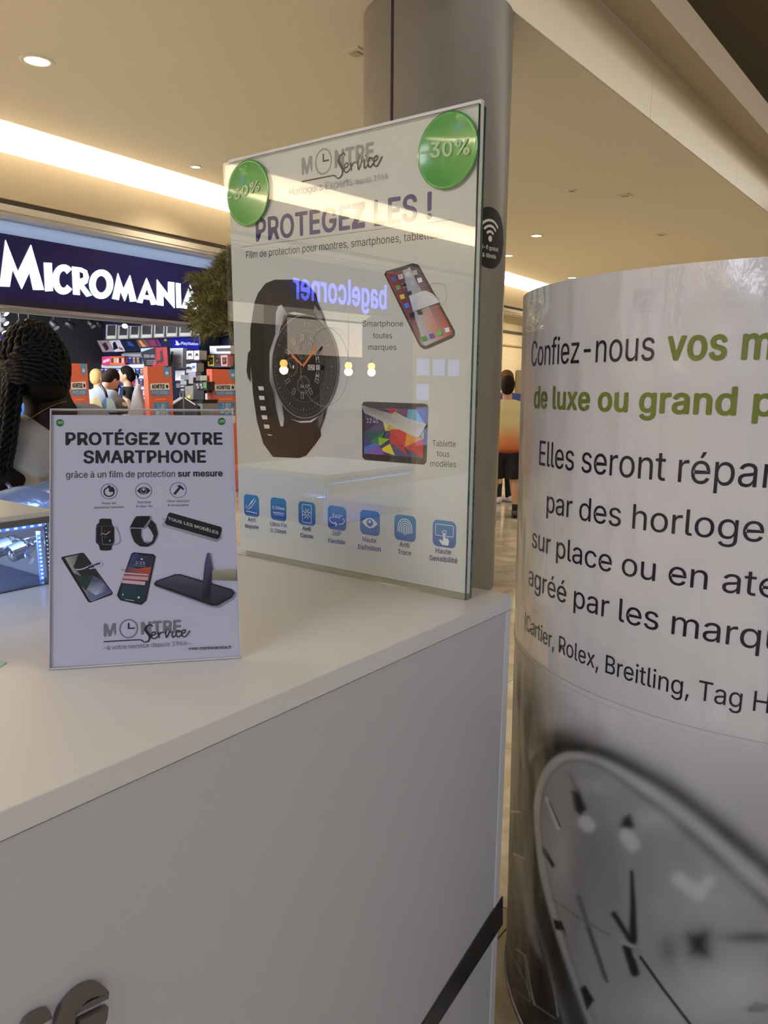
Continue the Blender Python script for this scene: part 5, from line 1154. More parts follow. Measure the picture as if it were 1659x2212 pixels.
t, pts = slabthing('magazine', 'grey magazine with a yellow sticker leaning on the fixture', 'magazine', [(610, 1500), (800, 1480), (800, 1790), (640, 1820)], .02, mat('mag_grey', (140, 138, 130), .2, noise=.5, nscale=12), s_w - .95, zf=zr4)
MB().slab([plz(*zr4(*q), s_w - .953) for q in ((680, 1705), (735, 1700), (726, 1800), (664, 1815))], FD * .002).build('yellow_sticker', mat('yel', (236, 220, 60), .4), t)
t, pts = slabthing('shop_bag', 'white paper bag with round blue emblem left of the right orange gate', 'bag', [(1018, 1660), (1225, 1650), (1240, 2200), (1045, 2200)], .14, mat('bag_white', (226, 214, 216), .6), s_w - .6, zf=zr4)
MB().lathe(plz(*zr4(1160, 1845), s_w - .604), [(0, .002), (.030, .002), (.031, 0)], 22, -FD).build('blue_emblem', mat('emblem_blue', (70, 80, 170), .4), t)
MB().slab([plz(*zr4(*q), s_w - .604) for q in ((1130, 1935), (1175, 1920), (1210, 1950), (1180, 1985), (1150, 1975))], FD * .002).build('green_leaf_print', mat('leaf_green', (90, 150, 70), .4), t)
MB().tube([plz(*zr4(1080, 1662), s_w - .55), plz(*zr4(1100, 1600), s_w - .53), plz(*zr4(1150, 1600), s_w - .53), plz(*zr4(1170, 1655), s_w - .55)], .004, 6).build('handle', mat('bag_white', (226, 214, 216)), t)

# anti-theft gates wrapped in orange
ORG = mat('orange_card', (216, 108, 80), .45, emit=(222, 98, 64), estr=.0); ORS = mat('orange_card_side', (196, 84, 58), .5)
def gpanel(pts_mb, name, m, t): return pts_mb.build(name, m, t)
zfull = lambda x, y: zz1(x, y)
gates = [('left', 446, 468, 600, 636, 1102, 'behind the woman with braids'), ('middle', 1022, 1015, 1182, 1214, 1124, 'in the middle'), ('right', 1466, 1460, 1640, 1680, 1142, 'beside the large poster')]
tg = .05
for gi, (nm, xb, x0, x1, x2, yt, where) in enumerate(gates):
    a = plt(*zz1(x0, yt), tg); b_ = plt(*zz1(x1, yt), tg)
    wdt = Vector((b_.x - a.x, b_.y - a.y, 0)); ux = wdt.normalized(); W = .30; zt = (a.z + b_.z) / 2
    # the gate faces the hall turned slightly; depth runs along the shop front
    yaw = math.radians(-18); fx_ = Matrix.Rotation(yaw, 3, 'Z') @ FD; fn_ = Matrix.Rotation(yaw, 3, 'Z') @ FN
    # width so that the face spans x0..x1
    o = Vector((a.x, a.y, 0)); bb = onpl(*zz1(x1, yt), o, fn_); W = (Vector((bb.x, bb.y, 0)) - o).length
    cc_ = onpl(*zz1(x2, yt), Vector((bb.x, bb.y, 0)), fx_); D_ = min(.22, max(.05, (Vector((cc_.x, cc_.y, 0)) - Vector((bb.x, bb.y, 0))).length))
    t = thing('security_gate', f'orange card-wrapped security gate {where}, {nm} one of three', 'security gate', o, 'orange security gates')
    MB().box(o + Z * .02, fx_ * W, -fn_ * D_, Z * (zt - .02)).build('card_sleeve', ORG, t); slv = [x for x in t.children if x.name.startswith('card_sleeve')][0]
    MB().box(o - fx_ * .02 + fn_ * .02, fx_ * (W + .04), -fn_ * (D_ + .04), Z * .02).build('base_plate', TRIMD, t)
    G = lambda u, v: o + fx_ * (W * u) + Z * (zt - v) + fn_ * .0015
    def gp(pts_, m, name, k=1): return MB().slab([G(*q) + fn_ * (.001 * k) for q in pts_], -fn_ * .0015).build(name, m, slv)
    k = W
    gp([(.66, 0), (.92, 0), (.92, .085), (.86, .12), (.79, .135), (.72, .12), (.66, .085)], mat('sticker_blue', (84, 150, 210), .4), 'blue_tab')
    gp([(.79 + .07 * math.cos(i * .5), .075 + .022 * math.sin(i * .5)) for i in range(12)], mat('tab_white', (214, 226, 240), .4), 'tab_emblem', 2)
    gp([(.08, .205), (.86, .195), (.88, .28), (.08, .285)], mat('card_white', (232, 228, 230), .4), 'white_label')
    gp([(.09, .29), (.88, .283), (.88, .345), (.09, .35)], mat('card_blue', (70, 140, 206), .4), 'blue_label')
    gp([(.24, .39), (.72, .386), (.72, .40), (.24, .405)], mat('pale_line', (234, 150, 124), .4), 'small_line')
    gp([(.18, .44), (.82, .432), (.84, .62), (.18, .62)], mat('card_blue', (34, 130, 200), .4), 'price_label')
    gp([(.18, .625), (.84, .622), (.84, .72), (.18, .72)], mat('card_pale', (226, 224, 234), .4), 'lower_label')
    for (s_, u0, u1, v, h, cl, bo) in (('ACHETEZ', .14, .66, .262, .045, (20, 18, 24), .05), ('PAYEZ MOINS !', .14, .84, .335, .035, (235, 240, 250), .05), ('1 JEU', .34, .66, .505, .05, (245, 248, 252), .06), ('=5€', .24, .80, .595, .075, (245, 248, 252), .08)):
        vs, fs, gx0, gx1 = glyphs(s_, bo); me = bpy.data.meshes.new('gate_text')
        me.from_pydata([tuple(G(u0 + (u1 - u0) * (x - gx0) / (gx1 - gx0), v - h * y / CAPH) + fn_ * .004) for x, y in vs], [], fs); link('gate_text', me, slv, [mat('ink_%d' % cl[0], cl, .5)])
    MB().slab([G(.77 + .055 * math.cos(i * .524), .24 + .022 * math.sin(i * .524)) + fn_ * .003 for i in range(12)], -fn_ * .001).build('plus_mark', mat('ink_20', (20, 18, 24), .5), t)
    MB().box(o + fx_ * (W + .001) - fn_ * (D_ * .15), fx_ * .002, -fn_ * (D_ * .7), Z * 0 + Z * .0001).build('side_seam', ORS, t) if False else None
    sd = lambda u, z0, z1, m, name: MB().box(o + fx_ * W - fn_ * (D_ * u[0]) + Z * z0, fx_ * .002, -fn_ * (D_ * (u[1] - u[0])), Z * (z1 - z0)).build(name, m, t)
    sd((.1, .8), zt - .14, zt - .01, mat('violet_side', (86, 80, 140), .4), 'side_label'); sd((.1, .8), zt - .25, zt - .15, mat('sticker_blue', (84, 150, 210), .4), 'side_tab'); sd((.25, .6), zt - .68, zt - .3, mat('grey_side', (110, 96, 100), .4), 'side_text_strip')
    sd((.3, .55), zt - .66, zt - .32, mat('pale_side', (186, 176, 180), .4), 'side_letters') if False else None
# spot lights under the shop ceiling
SPB = mat('spot_black', (22, 22, 26), .4); SPL = mat('spot_glow', (255, 250, 240), emit=(240, 248, 255), estr=9); SPF = mat('spot_front', (150, 154, 165), .3)
def spot(px, py, lit, label, ang=0.0, sc=1.0):
    c = plt(px, py, 1.9 if px > 30 else 1.2); t = thing('track_spotlight', label, 'spotlight', c, 'track spotlights in the games shop')
    d = Vector((math.sin(ang) * .8, -.35, -.6)).normalized()
    d = (FN * .5 + FD * math.sin(ang) - Z * .55).normalized()
    MB().lathe(c - d * .07 * sc, [(0, 0), (.03 * sc, 0), (.045 * sc, .02), (.05 * sc, .13 * sc), (.045 * sc, .13 * sc)], 16, d).build('lamp_head', SPB, t, True)
    MB().lathe(c + d * .055 * sc, [(0, 0), (.044 * sc, 0)], 16, d).build('lens', SPL if lit else SPF, t)
    MB().tube([c - d * .02, c + Z * .1, Vector((c.x, c.y, 2.85))], .008, 6).build('stem', SPB, t)
for i, (x, y, l_, lb, an, sc) in enumerate(((8, 672, 1, 'brightest lit spotlight at the left edge, uppermost', .2, .8), (8, 693, 1, 'lit spotlight at the left edge, middle one', .2, .8), (4, 713, 1, 'lit spotlight at the left edge, lowest', .2, .7), (42, 702, 0, 'unlit spotlight left of the braided head', -.6, 1), (63, 699, 0, 'unlit spotlight over the left of the braided head', 0, 1), (117, 702, 0, 'unlit spotlight over the right of the braided head', .1, 1), (152, 703, 0, 'unlit spotlight right of the braided head', .9, 1), (197, 700, 0, 'small unlit spotlight in the middle', .1, .9), (216, 702, 0, 'unlit spotlight left of the grey cartons', .9, 1), (270, 700, 1, 'lit spotlight in front of the second grey carton', -.5, .9), (325, 699, 1, 'lit spotlight in front of the fourth grey carton', .8, .8))):
    spot(x, y, l_, lb, an, sc)
# blue panel with white mark behind the braided head
t = thing('wall_panel', 'blue lit wall panel with a white mark at the left edge', 'sign', plt(0, 745, 2.9))
MB().slab([plt(*q, 2.9) for q in ((-120, 722), (34, 726), (34, 764), (-120, 764))], -FN * .03).build('panel_face', mat('panel_blue', (20, 30, 150), .4, emit=(16, 26, 150), estr=.5), t)
MB().slab([plt(*q, 2.88) for q in ((1, 741), (7, 732), (14, 735), (10, 746), (3, 748))], -FN * .005).build('white_mark', LG, t)
# hanging clothes on rails
def clothes(label, xs, y0, y1, s, cols, zf=zr4):
    for i, (x, cl) in enumerate(zip(xs, cols)):
        t = thing('hanging_garment', f'{label[i]}', 'garment', plz(*zf(x, y0), s - .08 * i), 'garments on the hanging rails')
        sI = s - .09 * i; top_ = plz(*zf(x, y0), sI); w_ = .23
        pts = [top_ + FN * .03, top_ + FN * w_ - Z * .10, top_ + FN * (w_ + .04) - Z * .75, top_ - FN * (w_ + .04) - Z * .75, top_ - FN * w_ - Z * .10, top_ - FN * .03]
        MB().slab(pts, FD * .05).build('cloth', mat('cloth_%d_%d_%d' % cl, cl, .8, noise=.1), t)
        MB().tube([top_ + FN * .2 - Z * .08, top_ + Z * .01, top_ - FN * .2 - Z * .08], .006, 6).build('hanger', WHT, t)
        MB().tube([top_, top_ + Z * .05, top_ + Z * .07 + FN * .02], .003, 5).build('hook', FRM, t)
    a = plz(*zf(xs[0], y0), s + .1) + Z * .07; b_ = plz(*zf(xs[-1], y0), s - .09 * len(xs)) + Z * .07
    r_ = thing('clothes_rail', label[-1], 'clothes rail', (a.x, a.y, 0))
    MB().tube([a, b_], .012, 8).build('top_bar', FRM, r_); MB().tube([a, Vector((a.x, a.y, .02))], .012, 8).build('post', FRM, r_); MB().tube([b_, Vector((b_.x, b_.y, .02))], .012, 8).build('post', FRM, r_)
clothes(['navy garment at the back of the right rail', 'black garment on the right rail', 'orange-edged garment on the right rail', 'dark garment at the front of the right rail', 'chrome rail with white hangers right of the middle orange gate'], [520, 540, 565, 590], 1760, 2000, s_w - 1.2, [(24, 26, 50), (16, 16, 20), (224, 110, 60), (22, 22, 26)])
clothes(['black garment at the back of the left rail', 'green garment on the left rail', 'orange garment at the front of the left rail', 'chrome rail with white hangers left of the middle orange gate'], [-10, -30, -55], 1800, 2000, s_w - 1.3, [(16, 16, 20), (30, 70, 50), (226, 120, 50)])
# caps on a low rack in front
cr0 = plt(200, 905, -.25)
rk = thing('cap_rack', 'low dark rack under the three caps', 'rack', Vector((cr0.x, cr0.y, 0)))
ca = plt(*zz1(640, 1420), -.2); cb = plt(*zz1(880, 1420), -.2)
MB().box(Vector((ca.x, ca.y, ca.z - .06)), FD * ((cb - ca).length), -FN * .3, Z * .03).build('rack_shelf', BLACK, rk)
for dd_ in (0, (cb - ca).length): MB().tube([Vector((ca.x, ca.y, ca.z - .05)) + FD * dd_ - FN * .15, Vector((ca.x, ca.y, 0.0)) + FD * dd_ - FN * .15], .02, 8).build('leg', BLACK, rk)
for x0, x1, yt, cl, fc, lb in ((628, 700, 1330, (222, 216, 178), (226, 222, 190), 'cream cap, left one of the three'), (702, 790, 1334, (86, 120, 176), (150, 178, 196), 'blue cap with pale front, middle one of the three'), (786, 872, 1334, (62, 58, 58), (70, 66, 62), 'charcoal cap with a round badge, right one of the three')):
    a = plt(*zz1(x0, 1410), -.2); b_ = plt(*zz1(x1, 1410), -.2); tz = plt(*zz1((x0 + x1) / 2, yt), -.2).z; c = (a + b_) / 2; r_ = (b_ - a).length / 2; h = tz - c.z + .045
    c.z -= .045
    t = thing('baseball_cap', lb, 'cap', c, 'caps on the low rack')
    mb = MB(); prof = [(r_ * math.cos(th), h * math.sin(th)) for th in [i * math.pi / 16 for i in range(9)]]; mb.lathe(c, prof, 20).build('crown', mat('cap_%d' % cl[0], cl, .8), t, True)
    vsf = []; 
    mb = MB(); n = 10; grid = []
    for j in range(6):
        th = .1 + j * .2
        for i in range(n + 1):
            az = math.radians(-50 + 100 * i / n); dirh = FN * math.cos(az) + FD * math.sin(az)
            grid.append(c + dirh * (r_ * math.cos(th) * 1.02) + Z * (h * math.sin(th) * 1.02))
    fs_ = [(j * (n + 1) + i, j * (n + 1) + i + 1, (j + 1) * (n + 1) + i + 1, (j + 1) * (n + 1) + i) for j in range(5) for i in range(n)]
    mb.add(grid, fs_); mb.build('front_panel', mat('capf_%d' % fc[0], fc, .8), t, True)
    MB().lathe(c + FN * (r_ * .8) + Z * .008, [(0, .004), (r_ * .6, .002), (r_ * .75, 0), (0, -.002)], 18).build('visor', mat('cap_%d' % cl[0], cl, .8), t, True)
    if 'charcoal' in lb: MB().lathe(c + FN * (r_ * .82) + Z * (h * .52), [(0, .012), (.028, .012), (.03, 0)], 16, (FN + Z * .7)).build('badge', mat('badge_grey', (150, 140, 136), .5), t)

# ------------------------------------------------------------------ bagel shop farther back along the same fronts (seen in the poster's glass)
struct(MB().box(S(-11.9, 2.6, 0), FD * 3.9, -FN * .1, Z * 3.1).build('wall_bagel_shop_back', mat('bagel_brown', (70, 58, 50), .6)))
struct(MB().box(S(-11.9, .3, 2.5), FD * 3.9, -FN * .12, Z * .62).build('wall_bagel_fascia', mat('bagel_fascia', (90, 88, 92), .6)))
struct(MB().box(S(-11.9, .4, 2.9), FD * 3.9, -FN * 2.2, Z * .05).build('ceiling_bagel_shop', mat('bagel_ceiling', (46, 42, 38), .6)))
bs = thing('cafe_sign', 'glowing pale blue lowercase cafe sign seen mirrored in the large poster', 'sign', S(-9.9, .2, 2.66))
vs, fs, gx0, gx1 = glyphs('bagelcorner', .03)
BLU = mat('blue_neon', (150, 160, 255), emit=(120, 130, 255), estr=3.2)
me = bpy.data.meshes.new('sign_letters'); me.from_pydata([tuple(S(-11.10 + 1.83 * (x - gx0) / (gx1 - gx0), .24, 2.60 + .33 * y / CAPH)) for x, y in vs], [], fs); link('sign_letters', me, bs, [BLU])
MB().box(S(-10.9, .26, 2.64), FD * 1.98, -FN * .03, Z * .02).build('mounting_bar', TRIMD, bs)
mbd = thing('menu_board', 'bright white menu board in the cafe seen mirrored in the poster', 'menu board', S(-10.3, .6, 2))
MB().box(S(-11.1, .75, 1.9), FD * 1.5, -FN * .04, Z * .5).build('lit_face', mat('menu_glow', (255, 245, 235), emit=(255, 240, 225), estr=1.3), mbd)
MB().box(S(-11.13, .76, 1.87), FD * 1.56, -FN * .05, Z * .56).build('frame', TRIMD, mbd)
ct = thing('cafe_counter', 'dark cafe counter with a wooden front seen mirrored in the poster', 'counter', S(-10, .8, 0))
MB().box(S(-11.6, .6, 0), FD * 3.2, -FN * .6, Z * 1.05).build('body', mat('cafe_wood', (110, 72, 46), .4), ct); MB().box(S(-11.65, .55, 1.05), FD * 3.3, -FN * .7, Z * .04).build('top', mat('cafe_top', (60, 54, 50), .2), ct)
for i, s_ in enumerate((-9.35, -10.6, -11.1)):
    c = S(s_, .55, 1.76); t = thing('pendant_lamp', ['pendant bulb at the near end of the cafe', 'middle pendant bulb of the cafe', 'pendant bulb at the far end of the cafe'][i], 'pendant lamp', c, 'pendant bulbs in the cafe')
    MB().ball(c, .055, 12, 8).build('bulb', mat('amber_bulb', (255, 190, 110), emit=(255, 170, 80), estr=14), t, True); MB().tube([c + Z * .05, c + Z * .12], .025, 10).build('socket', BLACK, t); MB().tube([c + Z * .1, Vector((c.x, c.y, 2.9))], .004, 5).build('cord', BLACK, t)
    d = bpy.data.lights.new('pendant_glow', 'POINT'); d.energy = 5; d.color = (1, .6, .3); d.shadow_soft_size = .06; o = bpy.data.objects.new('pendant_glow', d); COL.objects.link(o); o.location = c - Z * .09
scr = mat('screen_glow', (180, 190, 255), emit=(170, 185, 255), estr=.9)
for i, (z_, s_) in enumerate(((1.62, -12.0), (1.62, -12.4), (1.62, -12.8), (1.22, -12.0), (.85, -12.0), (.5, -12.0))):
    t = thing('wall_screen', f'small bluish screen past the cafe, {["upper row nearest the cafe", "upper row in the middle", "upper row at the far end", "second from the top of the column", "third from the top of the column", "lowest of the column"][i]}', 'screen', S(s_, .27, z_), 'bluish screens past the cafe')
    MB().box(S(s_ - .17, .285, z_), FD * .34, FN * .02, Z * .3).build('bezel', TRIMW, t); MB().box(S(s_ - .15, .263, z_ + .02), FD * .3, FN * .003, Z * .26).build('lit_screen', scr, t)
# ------------------------------------------------------------------ people
SKD = mat('dark_skin', (24, 13, 9), .6, spec=.2, noise=.06); SKL = mat('light_skin', (206, 160, 130), .6, noise=.05); SKM = mat('warm_skin', (190, 140, 110), .6, noise=.05)
def blob(name, prims, voxel, m, parent, smooth_it=3, clip=None):
    """one continuous surface: overlapping limbs and masses fused by a voxel remesh"""
    bm = bmesh.new(); mb = MB()
    for p in prims:
        if p[0] == 'c':                    # tapered limb with round ends: a, ra, b, rb
            _, a, ra, b, rb = p; a, b = Vector(a), Vector(b); d = b - a; L = d.length or 1e-6; prof = []
            for i in range(5): th = math.pi / 2 * i / 4; prof.append((ra * math.sin(th), -ra * math.cos(th)))
            for i in range(5): th = math.pi / 2 * i / 4; prof.append((rb * math.cos(th), L + rb * math.sin(th)))
            mb.lathe(a, prof, 16, d)
        elif p[0] == 'k':                  # flat-ended cone
            _, a, ra, b, rb = p; a, b = Vector(a), Vector(b); mb.lathe(a, [(0, 0), (ra, 0), (rb, (b - a).length), (0, (b - a).length)], 20, b - a)
        elif p[0] == 'e':
            _, c, r, R_ = p; ax = [R_ @ Vector(v) for v in ((1, 0, 0), (0, 1, 0), (0, 0, 1))] if R_ is not None else None; mb.ball(c, r, 18, 12, ax=ax)
        elif p[0] == 'l':                  # loft of elliptical rings: (centre, rx, ry)
            _, rings, R_ = p; base = len(mb.v); n = 24; X_ = R_ @ Vector((1, 0, 0)) if R_ is not None else Vector((1, 0, 0)); Y_ = R_ @ Vector((0, 1, 0)) if R_ is not None else Vector((0, 1, 0))
            for c, rx, ry in rings:
                for k in range(n): a = 2 * math.pi * k / n; mb.v.append(tuple(Vector(c) + X_ * (rx * math.cos(a)) + Y_ * (ry * math.sin(a))))
            for i in range(len(rings) - 1):
                for k in range(n): a = base + i * n + k; b = base + i * n + (k + 1) % n; mb.f.append((a, b, b + n, a + n)); mb.m.append(0)
            mb.f.append(tuple(base + k for k in range(n))[::-1]); mb.f.append(tuple(base + (len(rings) - 1) * n + k for k in range(n))); mb.m += [0, 0]
    me = bpy.data.meshes.new('tmp'); me.from_pydata(mb.v, [], mb.f)
    o = bpy.data.objects.new('tmp', me); COL.objects.link(o)
    r = o.modifiers.new('r', 'REMESH'); r.mode = 'VOXEL'; r.voxel_size = voxel
    s = o.modifiers.new('s', 'SMOOTH'); s.factor = .6; s.iterations = smooth_it
    dg = bpy.context.evaluated_depsgraph_get(); out = bpy.data.meshes.new_from_object(o.evaluated_get(dg)); out.name = name
    bpy.data.objects.remove(o); bpy.data.meshes.remove(me); out.materials.clear()
    return link(name, out, parent, [m], True)
def person(label, loc, yaw, Hh, skin, hairc, shirt, legs_c, lean=0, head=(0, 0), arms=None, legs=None, shorts=False, shoes=(30, 28, 30), socks=None, voxel=.011, hair='short', sleeve=.5, group=None, female=False, noface=False, shirtmat=None, tank=False, wide=1.0):
    t = thing('person', label, 'person', loc, group)
    Rz = Matrix.Rotation(yaw, 3, 'Z'); Rl = Matrix.Rotation(-lean, 3, 'X'); pv = Vector((0, 0, .5))
    def up(v): v = Vector(v); return pv + Rl @ (v - pv)
    hc = Vector((0, .012, .93)); Rh = Matrix.Rotation(math.radians(head[0]), 3, 'Z') @ Matrix.Rotation(-math.radians(head[1]), 3, 'X'); nk = Vector((0, 0, .865))
    def hd(v): return up(nk + Rh @ (Vector(v) - nk))
    def Wd(v): return Vector(loc) + Rz @ (Vector(v) * Hh)
    RR = Rz @ Rl; RH = Rz @ Rl @ Rh
    U = lambda v: Wd(up(v)); Hd = lambda v: Wd(hd(v)); s = Hh
    shw = (.100 if female else .112) * wide
    A_ = arms or [((-.145, -.01, .63), (-.155, .04, .49)), ((.145, -.01, .63), (.155, .04, .49))]
    L_ = legs or [((-.055, .005, .28), (-.058, -.005, .05)), ((.055, .005, .28), (.058, -.005, .05))]
    pr = [('l', [(U((0, 0, .47)), .085 * s, .06 * s), (U((0, 0, .53)), .094 * s, .064 * s), (U((0, 0, .60)), .078 * s, .055 * s), (U((0, 0, .68)), .088 * s, .06 * s), (U((0, 0, .76)), .1 * s, .062 * s), (U((0, 0, .81)), .085 * s, .05 * s), (U((0, 0, .83)), .045 * s, .036 * s)], RR),
          ('c', U((-shw, 0, .785)), .036 * s, U((shw, 0, .785)), .036 * s), ('c', U((0, -.005, .80)), .038 * s, Hd((0, 0, .885)), .033 * s),
          ('e', Hd(hc), (.045 * s, .056 * s, .062 * s), RH), ('e', Hd((0, .026, .905)), (.034 * s, .038 * s, .036 * s), RH)]
    if not noface:
        pr += [('c', Hd((0, .062, .935)), .006 * s, Hd((0, .073, .918)), .009 * s), ('c', Hd((-.01, .062, .893)), .0055 * s, Hd((.01, .062, .893)), .0055 * s), ('c', Hd((-.02, .055, .946)), .006 * s, Hd((.02, .055, .946)), .006 * s)]
    for sx in (-1, 1): pr.append(('e', Hd((sx * .045, .004, .925)), (.007 * s, .012 * s, .018 * s), RH))
    for (sx, (el, wr)) in zip((-1, 1), A_):
        e_, w_ = U(el), U(wr); pr += [('c', U((sx * shw, 0, .785)), .031 * s, e_, .024 * s), ('c', e_, .024 * s, w_, .0155 * s)]
        d = (w_ - e_).normalized(); sd = d.cross(Vector((0, 0, 1))); sd = sd.normalized() if sd.length > .1 else Rz @ Vector((1, 0, 0)); nn = d.cross(sd)
        pr.append(('c', w_ + d * .012 * s, .017 * s, w_ + d * .045 * s, .017 * s))
        for k in range(4):
            b0 = w_ + d * .055 * s + sd * (k - 1.5) * .0095 * s; b1 = b0 + d * (.026, .032, .029, .022)[k] * s + nn * .004 * s; b2 = b1 + d * .015 * s + nn * .012 * s
            pr += [('c', b0, .0058 * s, b1, .0054 * s), ('c', b1, .0054 * s, b2, .0046 * s)]
        tb = w_ + d * .02 * s - sd * .014 * s; tm = tb + d * .022 * s - sd * .016 * s; pr += [('c', tb, .0068 * s, tm, .006 * s), ('c', tm, .006 * s, tm + d * .018 * s, .005 * s)]
    for (sx, (kn, an)) in zip((-1, 1), L_):
        pr += [('c', Wd((sx * .05, 0, .49)), .056 * s, Wd(kn), .036 * s), ('c', Wd(kn), .035 * s, Wd((kn[0] * .4 + an[0] * .6, an[1] - .006, kn[2] * .62 + an[2] * .38)), .033 * s), ('c', Wd((kn[0] * .4 + an[0] * .6, an[1] - .006, kn[2] * .62 + an[2] * .38)), .031 * s, Wd(an), .02 * s), ('c', Wd((an[0], an[1] - .01, .026)), .021 * s, Wd((an[0] * 1.15, an[1] + .085, .018)), .016 * s)]
    blob('body', pr, voxel * .75, skin, t, 2)
    # clothes
    rings = [(U((0, 0, .465)), .104 * s, .078 * s), (U((0, 0, .53)), .106 * s, .076 * s), (U((0, 0, .62)), .098 * s, .072 * s), (U((0, 0, .70)), .104 * s, .074 * s), (U((0, 0, .77)), .112 * s, .072 * s), (U((0, 0, .815)), .092 * s, .056 * s), (U((0, -.002, .838)), .050 * s, .042 * s)]
    rings = [(c_, a_ * wide, b_) for c_, a_, b_ in rings]; cl = [('l', rings, RR)]
    if not tank:
        cl.append(('c', U((-shw, 0, .785)), .045 * s, U((shw, 0, .785)), .045 * s))
        for sx, (el, wr) in zip((-1, 1), A_):
            a = U((sx * shw, 0, .785)); e_ = U(el)
            if sleeve <= 1: cl.append(('k', a, .046 * s, a + (e_ - a) * sleeve, .041 * s))
            else:
                w_ = U(wr); cl += [('c', a, .044 * s, e_, .034 * s), ('k', e_, .034 * s, e_ + (w_ - e_) * (sleeve - 1), .026 * s)]
    blob('shirt', cl, voxel, shirtmat or mat('shirt_%d_%d_%d' % shirt, shirt, .85, noise=.08, bump=.4, bscale=14), t, 2)
    pc = [('l', [(Wd((0, 0, .43)), .098 * s * wide, .07 * s), (Wd((0, 0, .50)), .1 * s * wide, .072 * s), (Wd((0, 0, .545)), .094 * s * wide, .066 * s)], Rz)]
    for sx, (kn, an) in zip((-1, 1), L_):
        a = Wd((sx * .05 * wide, 0, .47)); k_ = Wd(kn)
        if shorts: pc.append(('k', a, .064 * s * wide, a + (k_ - a) * 1.0 + Vector((0, 0, .004)), .056 * s * wide))
        else: pc += [('c', a, .062 * s, k_, .043 * s), ('k', k_, .043 * s, Wd((an[0], an[1], an[2] - .012)), .032 * s)]
    blob('shorts' if shorts else 'trousers', pc, voxel, mat('legs_%d_%d_%d' % legs_c, legs_c, .85), t, 2)
    for sx, (kn, an) in zip((-1, 1), L_):
        so_ = blob('shoe', [('c', Wd((an[0], an[1] - .016, .030)), .026 * s, Wd((an[0] * 1.15, an[1] + .085, .022)), .022 * s), ('k', Wd((an[0], an[1] - .008, .03)), .03 * s, Wd((an[0], an[1] - .008, .058)), .026 * s)], voxel, mat('shoe_%d_%d_%d' % shoes, shoes, .5, noise=.4, nscale=30), t, 1)
        MB().slab([Wd((an[0] + math.cos(a) * .03, an[1] + .034 + math.sin(a) * .075, 0)) for a in [i * .4189 for i in range(15)]], Z * .012).build('sole', mat('sole_%d' % shoes[0], tuple(int(c * .6) for c in shoes), .6), so_)
        if socks: MB().tube([Wd((an[0], an[1] - .006, .045)), Wd((an[0], an[1] - .006, .10))], [.024 * s, .027 * s], 14).build('sock', mat('sock_%d' % socks[0], socks, .8), t, True)
    HM = mat('hair_%d_%d_%d' % hairc, hairc, .8, spec=.2, noise=.35, nscale=60, bump=.6, bscale=120)
    hp = [('e', Hd((0, -.006, .944)), (.051 * s, .060 * s, .062 * s), RH), ('e', Hd((0, -.022, .918)), (.046 * s, .044 * s, .05 * s), RH)]
    if hair == 'bun': hp += [('e', Hd((0, -.075, .915)), (.022 * s, .024 * s, .022 * s), RH), ('c', Hd((0, -.05, .925)), .02 * s, Hd((0, -.066, .918)), .018 * s)]
    if hair == 'long': hp += [('c', Hd((0, -.04, .92)), .04 * s, Hd((0, -.05, .83)), .03 * s)]
    if hair != 'none': blob('hair', hp, voxel * .8, HM, t, 2)
    return t, U, Hd, Wd, RR, s, RH
# boy in the walkway: cream tee fading to orange
tee = bpy.data.materials.new('cream_orange_tee'); tee.use_nodes = True; nt = tee.node_tree; pb = nt.nodes['Principled BSDF']; pb.inputs['Roughness'].default_value = .9
tc = nt.nodes.new('ShaderNodeTexCoord'); sx_ = nt.nodes.new('ShaderNodeSeparateXYZ'); rp = nt.nodes.new('ShaderNodeValToRGB'); mr = nt.nodes.new('ShaderNodeMapRange')
nt.links.new(tc.outputs['Object'], sx_.inputs[0]); nt.links.new(sx_.outputs['Z'], mr.inputs['Value']); mr.inputs['From Min'].default_value = .72; mr.inputs['From Max'].default_value = 1.32
nt.links.new(mr.outputs[0], rp.inputs[0]); nt.links.new(rp.outputs[0], pb.inputs['Base Color'])
rp.color_ramp.elements[0].color = (*srgb((120, 44, 24)), 1); rp.color_ramp.elements[0].position = .06; rp.color_ramp.elements[1].color = (*srgb((228, 214, 160)), 1); rp.color_ramp.elements[1].position = .62
e_ = rp.color_ramp.elements.new(.14); e_.color = (*srgb((196, 106, 62)), 1); e_ = rp.color_ramp.elements.new(.34); e_.color = (*srgb((214, 150, 100)), 1)
bp = onz(1086, 1117, 0)
person('boy seen from behind in cream and orange tee and black shorts', bp, math.radians(-8), 1.60, SKL, (34, 22, 15), (220, 200, 160), (12, 12, 14), shorts=True, shoes=(60, 40, 34), socks=(16, 16, 18), noface=True, shirtmat=tee, wide=1.16, legs=[((-.07, .004, .28), (-.088, -.004, .05)), ((.07, .004, .28), (.088, -.004, .05))], arms=[((-.175, .0, .64), (-.15, .1, .57)), ((.175, .0, .64), (.15, .1, .57))])
ap = onz(1086, 1086, 0)
person('adult in blue top and dark trousers standing beyond the boy', ap, math.radians(30), 1.68, SKL, (110, 78, 50), (66, 92, 150), (18, 18, 24), shoes=(220, 210, 206), head=(10, 10), noface=False)
pp_ = onz(1066, 1080, 0) + Vector((-.10, .35, 0))
person('person with dark brown hair half hidden by the column', pp_, math.radians(70), 1.60, SKL, (62, 40, 28), (200, 200, 196), (30, 32, 44), shoes=(60, 56, 60), hair='long', female=True)
